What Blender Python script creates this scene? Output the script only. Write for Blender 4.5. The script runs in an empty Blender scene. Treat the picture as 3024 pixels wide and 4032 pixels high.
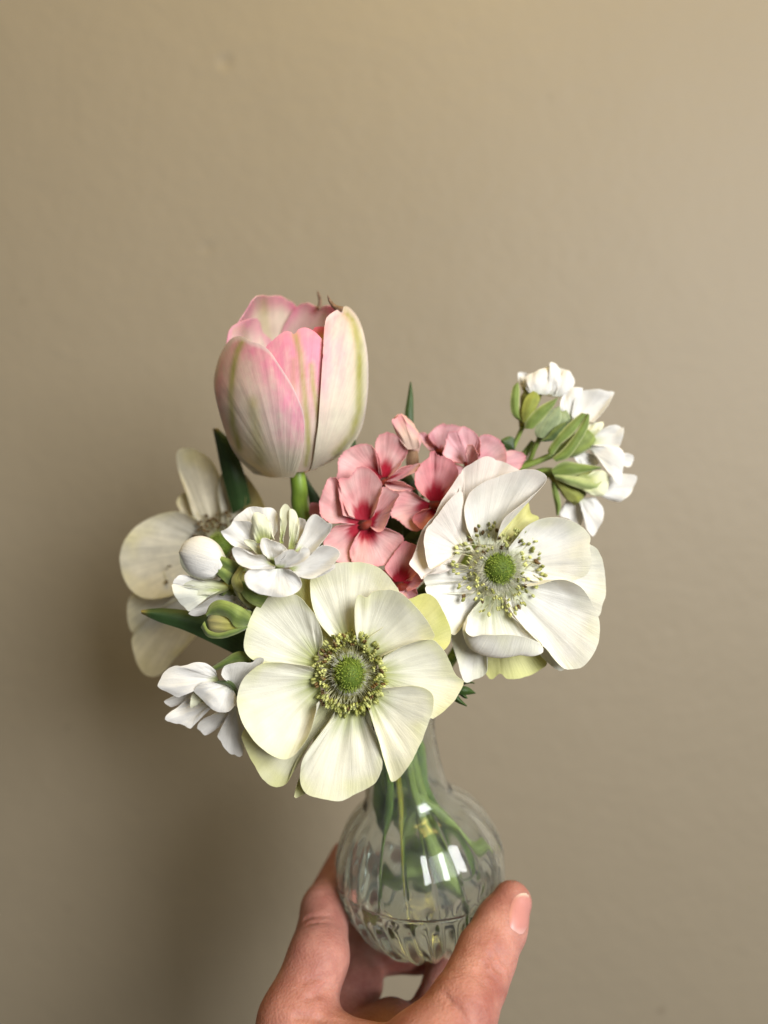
import bpy, bmesh, math, random
import numpy as np
from mathutils import Vector, Matrix, noise

random.seed(7)
R = math.radians
sc = bpy.context.scene
COL = sc.collection

# ------------------------------------------------------------------ camera
Z0 = 1.25                       # eye height
K = 1.04 / 3024.0               # metres per photo pixel per metre of depth
cam_d = bpy.data.cameras.new('camera')
cam_d.sensor_fit = 'HORIZONTAL'
cam_d.sensor_width = 36.0
cam_d.lens = 36.0 / 1.04
cam_d.clip_start = 0.01
cam_d.clip_end = 50
cam_d.dof.use_dof = True
cam_d.dof.focus_distance = 0.255
cam_d.dof.aperture_fstop = 4.6
cam = bpy.data.objects.new('camera', cam_d)
cam.location = (0, 0, Z0)
cam.rotation_euler = (R(90), 0, 0)
COL.objects.link(cam)
sc.camera = cam

# ------------------------------------------------------------------ light
world = bpy.data.worlds.new('World')
sc.world = world
world.use_nodes = True
bg = world.node_tree.nodes['Background']
bg.inputs[0].default_value = (1.0, 0.95, 0.88, 1)
bg.inputs[1].default_value = 0.095


def area(name, loc, target, sx, sy, power, color):
    l = bpy.data.lights.new(name, 'AREA')
    l.shape = 'RECTANGLE'
    l.size, l.size_y = sx, sy
    l.energy = power
    l.color = color
    o = bpy.data.objects.new(name, l)
    o.location = loc
    o.rotation_euler = (Vector(target) - Vector(loc)).to_track_quat('-Z', 'Y').to_euler()
    COL.objects.link(o)
    return o


area('window_light', (0.76, -0.80, Z0 + 0.38), (0, 0.28, Z0 - 0.12), 0.68, 0.80, 34.5, (0.98, 0.985, 1.0))
area('ceiling_lamp', (0.05, 0.0, Z0 + 1.05), (0.0, 0.46, Z0 + 0.3), 0.5, 0.5, 8.0, (1.0, 0.72, 0.20))

sc.view_settings.view_transform = 'Standard'
sc.view_settings.look = 'None'
sc.view_settings.exposure = 0.0
sc.view_settings.gamma = 1.0
sc.view_settings.use_curve_mapping = False
sc.render.engine = 'CYCLES'
sc.cycles.use_denoising = True
sc.cycles.max_bounces = 14
sc.cycles.transmission_bounces = 12
sc.cycles.transparent_max_bounces = 12
sc.cycles.caustics_refractive = True
sc.cycles.caustics_reflective = False
sc.cycles.blur_glossy = 0.5
sc.cycles.sample_clamp_indirect = 6.0

# ------------------------------------------------------------------ helpers


def W(sx, sy, d):
    """photo pixel at a given depth -> point in the room"""
    return Vector(((sx - 1512) * K * d, d, Z0 - (sy - 2016) * K * d))


class Crop:
    def __init__(s, x0, y0, w):
        s.x0, s.y0, s.s = x0, y0, w / 1659.0

    def P(s, x, y, d):
        return W(s.x0 + x * s.s, s.y0 + y * s.s, d)


DISP = Crop(0, 0, 3024)


def root_loc(o):
    while o.parent:
        o = o.parent
    return Vector(o.location)


def link(name, me, mat, parent):
    o = bpy.data.objects.new(name, me)
    COL.objects.link(o)
    if parent:
        o.parent = parent
    if mat:
        for m in (mat if isinstance(mat, (list, tuple)) else [mat]):
            me.materials.append(m)
    return o


def thing(name, loc, label, cat, group=None):
    o = bpy.data.objects.new(name, None)
    o.empty_display_size = 0.01
    o.location = loc
    o['label'] = label
    o['category'] = cat
    if group:
        o['group'] = group
    COL.objects.link(o)
    return o


def mesh_obj(name, verts, faces, mat, parent=None, uvs=None, cols=None, smooth=True, th=0.0):
    L = root_loc(parent) if parent else Vector((0, 0, 0))
    me = bpy.data.meshes.new(name)
    me.from_pydata([tuple(Vector(v) - L) for v in verts], [], faces)
    if uvs is not None:
        ul = me.uv_layers.new(name='UVMap')
        vi = np.empty(len(me.loops), dtype=np.int32)
        me.loops.foreach_get('vertex_index', vi)
        ul.data.foreach_set('uv', np.asarray(uvs, dtype=np.float32)[vi].ravel())
    if cols is not None:
        ca = me.color_attributes.new('Col', 'FLOAT_COLOR', 'POINT')
        c = np.ones((len(verts), 4), dtype=np.float32)
        c[:, :3] = np.clip(np.asarray(cols, dtype=np.float32), 0, 1)
        ca.data.foreach_set('color', c.ravel())
    if smooth:
        me.shade_smooth()
    o = link(name, me, mat, parent)
    if th:
        m = o.modifiers.new('thickness', 'SOLIDIFY')
        m.thickness = th
        m.offset = 0
        es = o.modifiers.new('crisp_rim', 'EDGE_SPLIT')
        es.split_angle = R(50)
    return o


def cr(pts, sub=10):
    """Catmull-Rom through an open list of n-d points"""
    p = [np.asarray(q, float) for q in pts]
    if len(p) < 3:
        t = np.linspace(0, 1, sub + 1)[:, None]
        return p[0] * (1 - t) + p[1] * t
    p = [2 * p[0] - p[1]] + p + [2 * p[-1] - p[-2]]
    out = []
    for i in range(1, len(p) - 2):
        a, b, c, d = p[i - 1:i + 3]
        for k in range(sub):
            t = k / sub
            out.append(0.5 * ((2 * b) + (c - a) * t + (2 * a - 5 * b + 4 * c - d) * t * t + (3 * b - a - 3 * c + d) * t ** 3))
    out.append(p[-2])
    return np.array(out)


def resample(P, n, dims=2):
    seg = np.linalg.norm(np.diff(P[:, :dims], axis=0), axis=1)
    s = np.concatenate([[0], np.cumsum(seg)])
    t = np.linspace(0, s[-1], n)
    return np.stack([np.interp(t, s, P[:, k]) for k in range(P.shape[1])], axis=1)


def mix(a, b, t):
    t = max(0.0, min(1.0, t))
    return tuple(a[i] * (1 - t) + b[i] * t for i in range(3))


def sst(a, b, x):
    t = max(0.0, min(1.0, (x - a) / (b - a)))
    return t * t * (3 - 2 * t)


SEED = [0]


def petal(parent, C, d0, base, out, mat, b=3.0, e=0.0, dome=1.2, ruf=0.8, rf=3, nz=0.6, col=None,
          nu=64, nv=18, th=0.10, rings=None, name='petal', pw=1.0, curl=0.0, dfun=None, jit=3.0, fold=0.0, ff=9, jag=0.3, pleat=0.0):
    """a petal: outline fanned out from its base, bent in depth; out is traced round from one side of
    the base over the tip to the other side. b/e = depth of base/rim in mm about d0."""
    SEED[0] += 1
    sd = SEED[0] * 13.7
    if not isinstance(base[0], (tuple, list)):
        base = (base, base)

    def prep(pts, dz):
        q = [(p[0], p[1], p[2] if len(p) > 2 else dz) for p in pts]
        return resample(cr(q), nu)
    rows = [np.array([[base[0][0] * (1 - t) + base[1][0] * t, base[0][1] * (1 - t) + base[1][1] * t, b] for t in np.linspace(0, 1, nu)])]
    for dz, pts in (rings or []):
        rows.append(prep(pts, dz))
    rim = prep(out, e)
    for i in range(nu):                                  # uneven natural rim
        u = i / (nu - 1)
        n = noise.noise((u * 9, sd, 0)) + 0.6 * noise.noise((u * 22, sd, 3)) + jag * noise.noise((u * 60, sd, 6))
        c = rim.mean(axis=0)
        dv = rim[i, :2] - c[:2]
        L = np.linalg.norm(dv) + 1e-6
        rim[i, :2] += dv / L * n * jit * math.sin(math.pi * min(1, max(0, u * 1.0))) ** 0.5
    rows.append(rim)
    if len(rows) == 2:
        G = np.stack([rows[0] * (1 - t) + rows[1] * t for t in np.linspace(0, 1, nv)])
    else:
        stack = cr([r.ravel() for r in rows], 12)
        idx = np.linspace(0, len(stack) - 1, nv)
        lo = np.floor(idx).astype(int)
        hi = np.minimum(lo + 1, len(stack) - 1)
        f = (idx - lo)[:, None]
        G = (stack[lo] * (1 - f) + stack[hi] * f).reshape(nv, nu, 3)
    verts, uvs, cols = [], [], []
    ph = random.random() * 6.28
    for j in range(nv):
        v = j / (nv - 1)
        for i in range(nu):
            u = i / (nu - 1)
            x, y, dz = G[j, i]
            if len(rows) == 2 and pw != 1.0:
                dz = b + (rim[i, 2] - b) * v ** pw
            su = math.sin(math.pi * u)
            dz += dome * math.sin(math.pi * min(1, v * 1.0)) * (0.35 + 0.65 * su)
            dz += ruf * v * v * math.sin(2 * math.pi * rf * u + ph)
            dz += nz * v * (noise.noise((u * 3.1 + sd, v * 2.3, 1.7)) * 1.6 + 0.35 * noise.noise((u * 9 + sd, v * 6, 4.1)))
            w_ = math.sin(math.pi * min(1.0, 0.06 + v * 0.88))
            dz += (fold + pleat) * w_ * (noise.noise((u * ff * 1.7, v * 0.9, sd)) * 1.7 + 0.9 * noise.noise((u * ff * 3.9, v * 1.6, sd + 9)))
            dz += curl * max(0, (v - 0.72) / 0.28) ** 2
            if dfun:
                dz += dfun(x, y, u, v)
            verts.append(C.P(x, y, d0 + dz * 0.001))
            uvs.append((u, v))
            cols.append(col(u, v, x, y) if col else (0.8, 0.8, 0.8))
    faces = []
    for j in range(nv - 1):
        for i in range(nu - 1):
            a = j * nu + i
            faces.append((a, a + 1, a + nu + 1, a + nu))
    return mesh_obj(name, verts, faces, mat, parent, uvs, cols, th=th * 0.001)


def strip(name, parent, C, d0, left, right, mat, dz=None, bow=1.0, nu=11, nv=40, th=0.35, col=None, nz=0.3):
    """a long leaf: left and right margins traced from base to tip, dz per point in mm, bowed across"""
    SEED[0] += 1
    sd = SEED[0] * 7.7
    Lr = resample(cr(left), nv)
    Rr = resample(cr(right), nv)
    zz = resample(cr([(i, z) for i, z in enumerate(dz or [0, 0])]), nv, 1)[:, 1]
    verts, uvs, cols = [], [], []
    for j in range(nv):
        v = j / (nv - 1)
        for i in range(nu):
            u = i / (nu - 1)
            x, y = Lr[j] * (1 - u) + Rr[j] * u
            z = zz[j] + bow * (abs(2 * u - 1) ** 1.5 - 0.5) + nz * noise.noise((u * 2, v * 4, sd))
            verts.append(C.P(x, y, d0 + z * 0.001))
            uvs.append((u, v))
            cols.append(col(u, v, x, y) if col else (0.05, 0.1, 0.02))
    faces = [(j * nu + i, j * nu + i + 1, (j + 1) * nu + i + 1, (j + 1) * nu + i) for j in range(nv - 1) for i in range(nu - 1)]
    return mesh_obj(name, verts, faces, mat, parent, uvs, cols, th=th * 0.001)


def blob(name, parent, C, d0, out, mat, thick=4.0, col=None, nu=40, nv=12, axis=None, fold=0.0, ff=6, tilt=0.0):
    """a closed bud: traced outline, rounded to both sides; axis = (from, to) pixel line for uv"""
    SEED[0] += 1
    sd = SEED[0] * 5.3
    P = resample(cr(list(out) + [out[0]]), nu + 1)[:-1]
    c = P.mean(axis=0)
    if axis is None:
        axis = ((c[0], c[1] - 50), (c[0], c[1] + 50))
    ax0 = np.array(axis[0], float)
    dv = np.array(axis[1], float) - ax0
    L2 = float(dv @ dv)
    verts, uvs, cols = [], [], []

    def put(x, y, z):
        q = np.array([x, y]) - ax0
        v = float(q @ dv) / L2
        u = 0.5 + float(q[0] * dv[1] - q[1] * dv[0]) / L2
        z += tilt * (v - 0.5)
        z += fold * math.sin(2 * math.pi * ff * u + 2 * noise.noise((v * 2, sd, 0)))
        verts.append(C.P(x, y, d0 + 0.001 * z))
        uvs.append((u, v))
        cols.append(col(u, v, x, y) if col else (0.8, 0.8, 0.8))
    put(c[0], c[1], -thick)
    rings = [math.sin(t) for t in np.linspace(0, math.pi / 2, nv + 1)[1:]]
    seq = [(r, -1) for r in rings] + [(r, 1) for r in rings[-2::-1]]
    for r, s in seq:
        for i in range(nu):
            p = c + (P[i] - c) * r
            put(p[0], p[1], s * thick * math.sqrt(max(0, 1 - r * r)))
    put(c[0], c[1], thick)
    n = len(seq)
    faces = [(0, 1 + i, 1 + (i + 1) % nu) for i in range(nu)]
    for j in range(n - 1):
        for i in range(nu):
            a, bb = 1 + j * nu + i, 1 + j * nu + (i + 1) % nu
            faces.append((a, a + nu, bb + nu, bb))
    last = len(verts) - 1
    k = 1 + (n - 1) * nu
    faces += [(last, k + (i + 1) % nu, k + i) for i in range(nu)]
    return mesh_obj(name, verts, faces, mat, parent, uvs, cols)


def tube(name, parent, pts, radii, mat, seg=12, sub=8, col=None, wob=0.0):
    """a round stem through room points"""
    SEED[0] += 1
    pr = [tuple(p) + (r,) for p, r in zip(pts, radii)]
    Q = cr(pr, sub)
    n = len(Q)
    verts, uvs, cols = [], [], []
    ref = Vector((0.13, 1, 0.2)).normalized()
    for j in range(n):
        a, bb = Q[max(0, j - 1), :3], Q[min(n - 1, j + 1), :3]
        t = Vector(bb - a).normalized()
        s1 = t.cross(ref).normalized()
        s2 = t.cross(s1).normalized()
        for i in range(seg):
            an = 2 * math.pi * i / seg
            r = Q[j, 3] * (1 + wob * noise.noise((math.cos(an) * 2, math.sin(an) * 2, j * 0.3 + SEED[0])))
            verts.append(Vector(Q[j, :3]) + (s1 * math.cos(an) + s2 * math.sin(an)) * r)
            uvs.append((i / seg, j / (n - 1)))
            cols.append(col(i / seg, j / (n - 1), 0, 0) if col else (0.12, 0.2, 0.04))
    faces = [(j * seg + i, j * seg + (i + 1) % seg, (j + 1) * seg + (i + 1) % seg, (j + 1) * seg + i) for j in range(n - 1) for i in range(seg)]
    faces.append(tuple(range(seg))[::-1])
    faces.append(tuple((n - 1) * seg + i for i in range(seg)))
    return mesh_obj(name, verts, faces, mat, parent, uvs, cols)


# ------------------------------------------------------------------ materials
WALL_Y = 0.46


def new_mat(name):
    m = bpy.data.materials.new(name)
    m.use_nodes = True
    nt = m.node_tree
    nt.nodes.clear()
    return m, nt, nt.nodes.new('ShaderNodeOutputMaterial')


def nd(nt, kind, **kw):
    n = nt.nodes.new(kind)
    for k, v in kw.items():
        if k.startswith('i_'):
            n.inputs[k[2:].replace('_', ' ')].default_value = v
        else:
            setattr(n, k, v)
    return n


def petal_mat(name, transl=0.3, vein=0.25, vein_scale=26.0, bump=0.25, rough=0.55, blotch=0.12, sheen=0.15, spec=0.3, sss=0.0):
    m, nt, out = new_mat(name)
    L = nt.links.new
    ca = nd(nt, 'ShaderNodeVertexColor', layer_name='Col')
    uv = nd(nt, 'ShaderNodeUVMap', uv_map='UVMap')
    info = nd(nt, 'ShaderNodeObjectInfo')
    mp = nd(nt, 'ShaderNodeMapping')
    mp.inputs['Scale'].default_value = (vein_scale * 1.6, 1.6, 1)
    L(uv.outputs[0], mp.inputs[0])
    add = nd(nt, 'ShaderNodeVectorMath', operation='ADD')
    L(mp.outputs[0], add.inputs[0])
    L(info.outputs['Random'], add.inputs[1])
    ve = nd(nt, 'ShaderNodeTexNoise', i_Scale=1.0, i_Detail=4.0, i_Roughness=0.6, i_Distortion=0.35)
    L(add.outputs[0], ve.inputs['Vector'])
    geo = nd(nt, 'ShaderNodeNewGeometry')
    bl = nd(nt, 'ShaderNodeTexNoise', i_Scale=220.0, i_Detail=5.0, i_Roughness=0.65)
    L(geo.outputs['Position'], bl.inputs['Vector'])
    fine = nd(nt, 'ShaderNodeTexNoise', i_Scale=1600.0, i_Detail=3.0, i_Roughness=0.6)
    L(geo.outputs['Position'], fine.inputs['Vector'])
    r1 = nd(nt, 'ShaderNodeMapRange')
    r1.inputs[1].default_value, r1.inputs[2].default_value = 0.3, 0.7
    r1.inputs[3].default_value, r1.inputs[4].default_value = 1 - vein, 1.0 + vein * 0.35
    L(ve.outputs[0], r1.inputs[0])
    r2 = nd(nt, 'ShaderNodeMapRange')
    r2.inputs[1].default_value, r2.inputs[2].default_value = 0.3, 0.7
    r2.inputs[3].default_value, r2.inputs[4].default_value = 1 - blotch, 1.0 + blotch * 0.4
    L(bl.outputs[0], r2.inputs[0])
    mu = nd(nt, 'ShaderNodeMath', operation='MULTIPLY')
    L(r1.outputs[0], mu.inputs[0])
    L(r2.outputs[0], mu.inputs[1])
    # the darker vein tint keeps the pigment: deepen by a power
    gm = nd(nt, 'ShaderNodeVectorMath', operation='SCALE')
    L(ca.outputs[0], gm.inputs[0])
    L(mu.outputs[0], gm.inputs['Scale'])
    h = nd(nt, 'ShaderNodeMath', operation='MULTIPLY_ADD')
    L(fine.outputs[0], h.inputs[0])
    h.inputs[1].default_value = 0.18
    L(ve.outputs[0], h.inputs[2])
    bp = nd(nt, 'ShaderNodeBump', i_Strength=bump, i_Distance=0.0006)
    L(h.outputs[0], bp.inputs['Height'])
    pb = nd(nt, 'ShaderNodeBsdfPrincipled')
    pb.inputs['Roughness'].default_value = rough
    pb.inputs['Specular IOR Level'].default_value = spec
    pb.inputs['Sheen Weight'].default_value = sheen
    pb.inputs['Sheen Roughness'].default_value = 0.5
    if sss:
        pb.inputs['Subsurface Weight'].default_value = sss
        pb.inputs['Subsurface Radius'].default_value = (1, 0.9, 0.7)
        pb.inputs['Subsurface Scale'].default_value = 0.001
    L(gm.outputs[0], pb.inputs['Base Color'])
    L(bp.outputs[0], pb.inputs['Normal'])
    tr = nd(nt, 'ShaderNodeBsdfTranslucent')
    L(gm.outputs[0], tr.inputs[0])
    L(bp.outputs[0], tr.inputs['Normal'])
    mx = nd(nt, 'ShaderNodeMixShader')
    mx.inputs[0].default_value = transl
    L(pb.outputs[0], mx.inputs[1])
    L(tr.outputs[0], mx.inputs[2])
    L(mx.outputs[0], out.inputs[0])
    return m


M_anem = petal_mat('anemone_petal', transl=0.22, vein=0.07, bump=0.45, blotch=0.06)
M_anem_thin = petal_mat('anemone_petal_thin', transl=0.42, vein=0.12, bump=0.4)
M_tulip = petal_mat('tulip_petal', transl=0.30, vein=0.10, vein_scale=40, bump=0.18, rough=0.5, blotch=0.08)
M_stock = petal_mat('stock_petal', transl=0.25, vein=0.07, vein_scale=14, bump=0.45, blotch=0.05, sheen=0.25)
M_phlox = petal_mat('phlox_petal', transl=0.28, vein=0.12, vein_scale=18, bump=0.35, blotch=0.10, sheen=0.2)
M_green = petal_mat('stem_green', transl=0.05, vein=0.25, vein_scale=14, bump=0.25, rough=0.42, blotch=0.25, sheen=0.0, spec=0.45)
M_leaf = petal_mat('leaf_green', transl=0.15, vein=0.25, vein_scale=22, bump=0.3, rough=0.42, blotch=0.2, sheen=0.0, spec=0.45)
M_sepal = petal_mat('sepal_green', transl=0.12, vein=0.25, vein_scale=10, bump=0.35, rough=0.6, blotch=0.25, sheen=0.35)


def plain(name, color, rough=0.5, spec=0.3, var=0.2, scale=900.0, transl=0.0, sheen=0.0, rnd=0.0):
    m, nt, out = new_mat(name)
    L = nt.links.new
    geo = nd(nt, 'ShaderNodeNewGeometry')
    t = nd(nt, 'ShaderNodeTexNoise', i_Scale=scale, i_Detail=4.0)
    L(geo.outputs['Position'], t.inputs['Vector'])
    r = nd(nt, 'ShaderNodeMapRange')
    r.inputs[1].default_value, r.inputs[2].default_value = 0.3, 0.7
    r.inputs[3].default_value, r.inputs[4].default_value = 1 - var, 1 + var
    L(t.outputs[0], r.inputs[0])
    last = r.outputs[0]
    if rnd:
        info = nd(nt, 'ShaderNodeObjectInfo')
        r3 = nd(nt, 'ShaderNodeMapRange')
        r3.inputs[3].default_value, r3.inputs[4].default_value = 1 - rnd, 1 + rnd
        L(info.outputs['Random'], r3.inputs[0])
        mm = nd(nt, 'ShaderNodeMath', operation='MULTIPLY')
        L(last, mm.inputs[0])
        L(r3.outputs[0], mm.inputs[1])
        last = mm.outputs[0]
    s = nd(nt, 'ShaderNodeVectorMath', operation='SCALE')
    s.inputs[0].default_value = color
    L(last, s.inputs['Scale'])
    pb = nd(nt, 'ShaderNodeBsdfPrincipled')
    pb.inputs['Roughness'].default_value = rough
    pb.inputs['Specular IOR Level'].default_value = spec
    pb.inputs['Sheen Weight'].default_value = sheen
    L(s.outputs[0], pb.inputs['Base Color'])
    if transl:
        tr = nd(nt, 'ShaderNodeBsdfTranslucent')
        L(s.outputs[0], tr.inputs[0])
        mx = nd(nt, 'ShaderNodeMixShader')
        mx.inputs[0].default_value = transl
        L(pb.outputs[0], mx.inputs[1])
        L(tr.outputs[0], mx.inputs[2])
        L(mx.outputs[0], out.inputs[0])
    else:
        L(pb.outputs[0], out.inputs[0])
    return m


M_fil = plain('filament', (0.62, 0.60, 0.36), transl=0.3)
M_anther_y = plain('anther_olive', (0.26, 0.27, 0.07), var=0.35, scale=2500, rnd=0.35)
M_anther_p = plain('anther_pale', (0.47, 0.48, 0.17), var=0.35, scale=2500, rnd=0.35)
M_anther_b = plain('anther_brown', (0.11, 0.065, 0.02), var=0.35, scale=2500, rnd=0.35)
M_cone = plain('cone_green', (0.08, 0.125, 0.012), var=0.4, scale=2200, rough=0.7)
M_hair_g = plain('style_green', (0.43, 0.53, 0.10), var=0.3, scale=1200, transl=0.2)
M_hair_w = plain('style_white', (0.78, 0.77, 0.62), var=0.15, transl=0.3)
M_disc = plain('disc_olive', (0.20, 0.19, 0.05), var=0.4, scale=900)
M_disc_w = plain('disc_pale', (0.62, 0.62, 0.42), var=0.2, scale=900)
M_tipb = plain('dry_brown', (0.16, 0.09, 0.05), var=0.4)


def wall_mat():
    m, nt, out = new_mat('painted_wall')
    L = nt.links.new
    geo = nd(nt, 'ShaderNodeNewGeometry')
    n1 = nd(nt, 'ShaderNodeTexNoise', i_Scale=3.0, i_Detail=3.0)
    n2 = nd(nt, 'ShaderNodeTexNoise', i_Scale=130.0, i_Detail=4.0, i_Roughness=0.55)
    n3 = nd(nt, 'ShaderNodeTexNoise', i_Scale=28.0, i_Detail=2.0)
    vo = nd(nt, 'ShaderNodeTexVoronoi', i_Scale=9.0)
    for n in (n1, n2, n3, vo):
        L(geo.outputs['Position'], n.inputs['Vector'])
    ramp = nd(nt, 'ShaderNodeValToRGB')
    ramp.color_ramp.elements[0].position = 0.3
    ramp.color_ramp.elements[0].color = (0.230, 0.194, 0.137, 1)
    ramp.color_ramp.elements[1].position = 0.7
    ramp.color_ramp.elements[1].color = (0.247, 0.208, 0.148, 1)
    L(n1.outputs[0], ramp.inputs[0])
    # a few small dings
    rr = nd(nt, 'ShaderNodeMapRange')
    rr.inputs[1].default_value, rr.inputs[2].default_value = 0.02, 0.06
    rr.inputs[3].default_value, rr.inputs[4].default_value = -1.5, 0.0
    L(vo.outputs['Distance'], rr.inputs[0])
    a = nd(nt, 'ShaderNodeMath', operation='MULTIPLY_ADD')
    L(n3.outputs[0], a.inputs[0])
    a.inputs[1].default_value = 1.4
    L(n2.outputs[0], a.inputs[2])
    b = nd(nt, 'ShaderNodeMath', operation='ADD')
    L(a.outputs[0], b.inputs[0])
    L(rr.outputs[0], b.inputs[1])
    bp = nd(nt, 'ShaderNodeBump', i_Strength=0.36, i_Distance=0.0012)
    L(b.outputs[0], bp.inputs['Height'])
    pb = nd(nt, 'ShaderNodeBsdfPrincipled')
    pb.inputs['Roughness'].default_value = 0.55
    pb.inputs['Specular IOR Level'].default_value = 0.25
    last = ramp.outputs[0]
    for sx, sy, rad, amt in ((265, 2866, .0016, .30), (272, 3578, .0018, .22), (2606, 3978, .0026, .40), (90, 1190, .0030, .14), (2165, 380, .0020, .16), (2205, 2668, .0022, .12)):
        dn = nd(nt, 'ShaderNodeVectorMath', operation='DISTANCE')
        warp = nd(nt, 'ShaderNodeVectorMath', operation='MULTIPLY_ADD')
        L(n2.outputs['Color'], warp.inputs[0])
        warp.inputs[1].default_value = (rad * 1.4,) * 3
        L(geo.outputs['Position'], warp.inputs[2])
        L(warp.outputs[0], dn.inputs[0])
        dn.inputs[1].default_value = W(sx, sy, WALL_Y) + Vector((rad * .7,) * 3)
        mr = nd(nt, 'ShaderNodeMapRange')
        mr.inputs[1].default_value, mr.inputs[2].default_value = rad * .3, rad * 1.3
        mr.inputs[3].default_value, mr.inputs[4].default_value = amt, 0.0
        L(dn.outputs['Value'], mr.inputs[0])
        mxc = nd(nt, 'ShaderNodeMixRGB')
        mxc.inputs[2].default_value = (0.10, 0.075, 0.05, 1)
        L(mr.outputs[0], mxc.inputs[0])
        L(last, mxc.inputs[1])
        last = mxc.outputs[0]
    L(last, pb.inputs['Base Color'])
    L(bp.outputs[0], pb.inputs['Normal'])
    L(pb.outputs[0], out.inputs[0])
    return m


def glass_mat():
    m, nt, out = new_mat('clear_glass')
    g = nd(nt, 'ShaderNodeBsdfPrincipled')
    g.inputs['Base Color'].default_value = (0.93, 0.97, 0.95, 1)
    g.inputs['Roughness'].default_value = 0.06
    g.inputs['IOR'].default_value = 1.48
    g.inputs['Transmission Weight'].default_value = 1.0
    # patchy whitish diffuse share that makes the glass milky
    geo = nd(nt, 'ShaderNodeNewGeometry')
    n = nd(nt, 'ShaderNodeTexNoise', i_Scale=140.0, i_Detail=5.0, i_Roughness=0.65)
    nt.links.new(geo.outputs['Position'], n.inputs['Vector'])
    mr = nd(nt, 'ShaderNodeMapRange')
    mr.inputs[1].default_value, mr.inputs[2].default_value = 0.35, 0.75
    mr.inputs[3].default_value, mr.inputs[4].default_value = 0.008, 0.060
    nt.links.new(n.outputs[0], mr.inputs[0])
    df = nd(nt, 'ShaderNodeBsdfDiffuse')
    df.inputs[0].default_value = (0.80, 0.84, 0.80, 1)
    mx = nd(nt, 'ShaderNodeMixShader')
    nt.links.new(mr.outputs[0], mx.inputs[0])
    nt.links.new(g.outputs[0], mx.inputs[1])
    nt.links.new(df.outputs[0], mx.inputs[2])
    nt.links.new(mx.outputs[0], out.inputs[0])
    return m


def water_mat():
    m, nt, out = new_mat('water')
    g = nd(nt, 'ShaderNodeBsdfPrincipled')
    g.inputs['Base Color'].default_value = (0.95, 0.98, 0.95, 1)
    g.inputs['Roughness'].default_value = 0.0
    g.inputs['IOR'].default_value = 1.333
    g.inputs['Transmission Weight'].default_value = 1.0
    nt.links.new(g.outputs[0], out.inputs[0])
    return m


def skin_mat():
    m, nt, out = new_mat('skin')
    L = nt.links.new
    geo = nd(nt, 'ShaderNodeNewGeometry')
    n1 = nd(nt, 'ShaderNodeTexNoise', i_Scale=75.0, i_Detail=4.0, i_Roughness=0.6)
    n2 = nd(nt, 'ShaderNodeTexNoise', i_Scale=900.0, i_Detail=4.0)
    vo = nd(nt, 'ShaderNodeTexVoronoi', i_Scale=1100.0)
    n3 = nd(nt, 'ShaderNodeTexNoise', i_Scale=260.0, i_Detail=3.0)
    mp = nd(nt, 'ShaderNodeMapping')
    mp.inputs['Scale'].default_value = (0.35, 0.6, 1.6)
    L(geo.outputs['Position'], mp.inputs[0])
    for n in (n1, n2, vo):
        L(geo.outputs['Position'], n.inputs['Vector'])
    L(mp.outputs[0], n3.inputs['Vector'])
    ramp = nd(nt, 'ShaderNodeValToRGB')
    ramp.color_ramp.elements[0].position = 0.32
    ramp.color_ramp.elements[0].color = (0.31, 0.115, 0.088, 1)
    ramp.color_ramp.elements[1].position = 0.68
    ramp.color_ramp.elements[1].color = (0.475, 0.228, 0.178, 1)
    L(n1.outputs[0], ramp.inputs[0])
    a = nd(nt, 'ShaderNodeMath', operation='MULTIPLY_ADD')
    L(n3.outputs[0], a.inputs[0])
    a.inputs[1].default_value = 1.6
    L(vo.outputs['Distance'], a.inputs[2])
    b = nd(nt, 'ShaderNodeMath', operation='MULTIPLY_ADD')
    L(n2.outputs[0], b.inputs[0])
    b.inputs[1].default_value = 0.5
    L(a.outputs[0], b.inputs[2])
    bp = nd(nt, 'ShaderNodeBump', i_Strength=0.30, i_Distance=0.0006)
    L(b.outputs[0], bp.inputs['Height'])
    pb = nd(nt, 'ShaderNodeBsdfPrincipled')
    pb.inputs['Roughness'].default_value = 0.58
    pb.inputs['Specular IOR Level'].default_value = 0.28
    pb.inputs['Subsurface Weight'].default_value = 0.35
    pb.inputs['Subsurface Radius'].default_value = (1.0, 0.35, 0.2)
    pb.inputs['Subsurface Scale'].default_value = 0.004
    L(ramp.outputs[0], pb.inputs['Base Color'])
    L(bp.outputs[0], pb.inputs['Normal'])
    L(pb.outputs[0], out.inputs[0])
    return m


# ------------------------------------------------------------------ the wall
wv = [(-2.2, WALL_Y, 0), (2.2, WALL_Y, 0), (2.2, WALL_Y, 2.6), (-2.2, WALL_Y, 2.6),
      (-2.2, WALL_Y + 0.1, 0), (2.2, WALL_Y + 0.1, 0), (2.2, WALL_Y + 0.1, 2.6), (-2.2, WALL_Y + 0.1, 2.6)]
wall = mesh_obj('wall', wv, [(0, 1, 2, 3), (5, 4, 7, 6), (4, 0, 3, 7), (1, 5, 6, 2), (3, 2, 6, 7), (4, 5, 1, 0)], wall_mat(), smooth=False)
wall['kind'] = 'structure'

# ------------------------------------------------------------------ vase and water
VC = W(1655, 3409, 0.300)                      # middle of the bulb
VA = Vector((-0.178, -0.08, 0.98)).normalized()  # axis, leaning left
VX = Vector((1, 0, 0))
VX = (VX - VA * VX.dot(VA)).normalized()
VY = VA.cross(VX).normalized()                 # away from the camera
RB = 0.0345


def in_vase(deg, r, h):
    """point in the vase: direction seen from above (0 right, -90 towards the camera), radius and height in mm"""
    a = R(deg)
    return VC + VA * (h * 0.001) + (VX * math.cos(a) + VY * math.sin(a)) * (r * 0.001)


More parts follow.
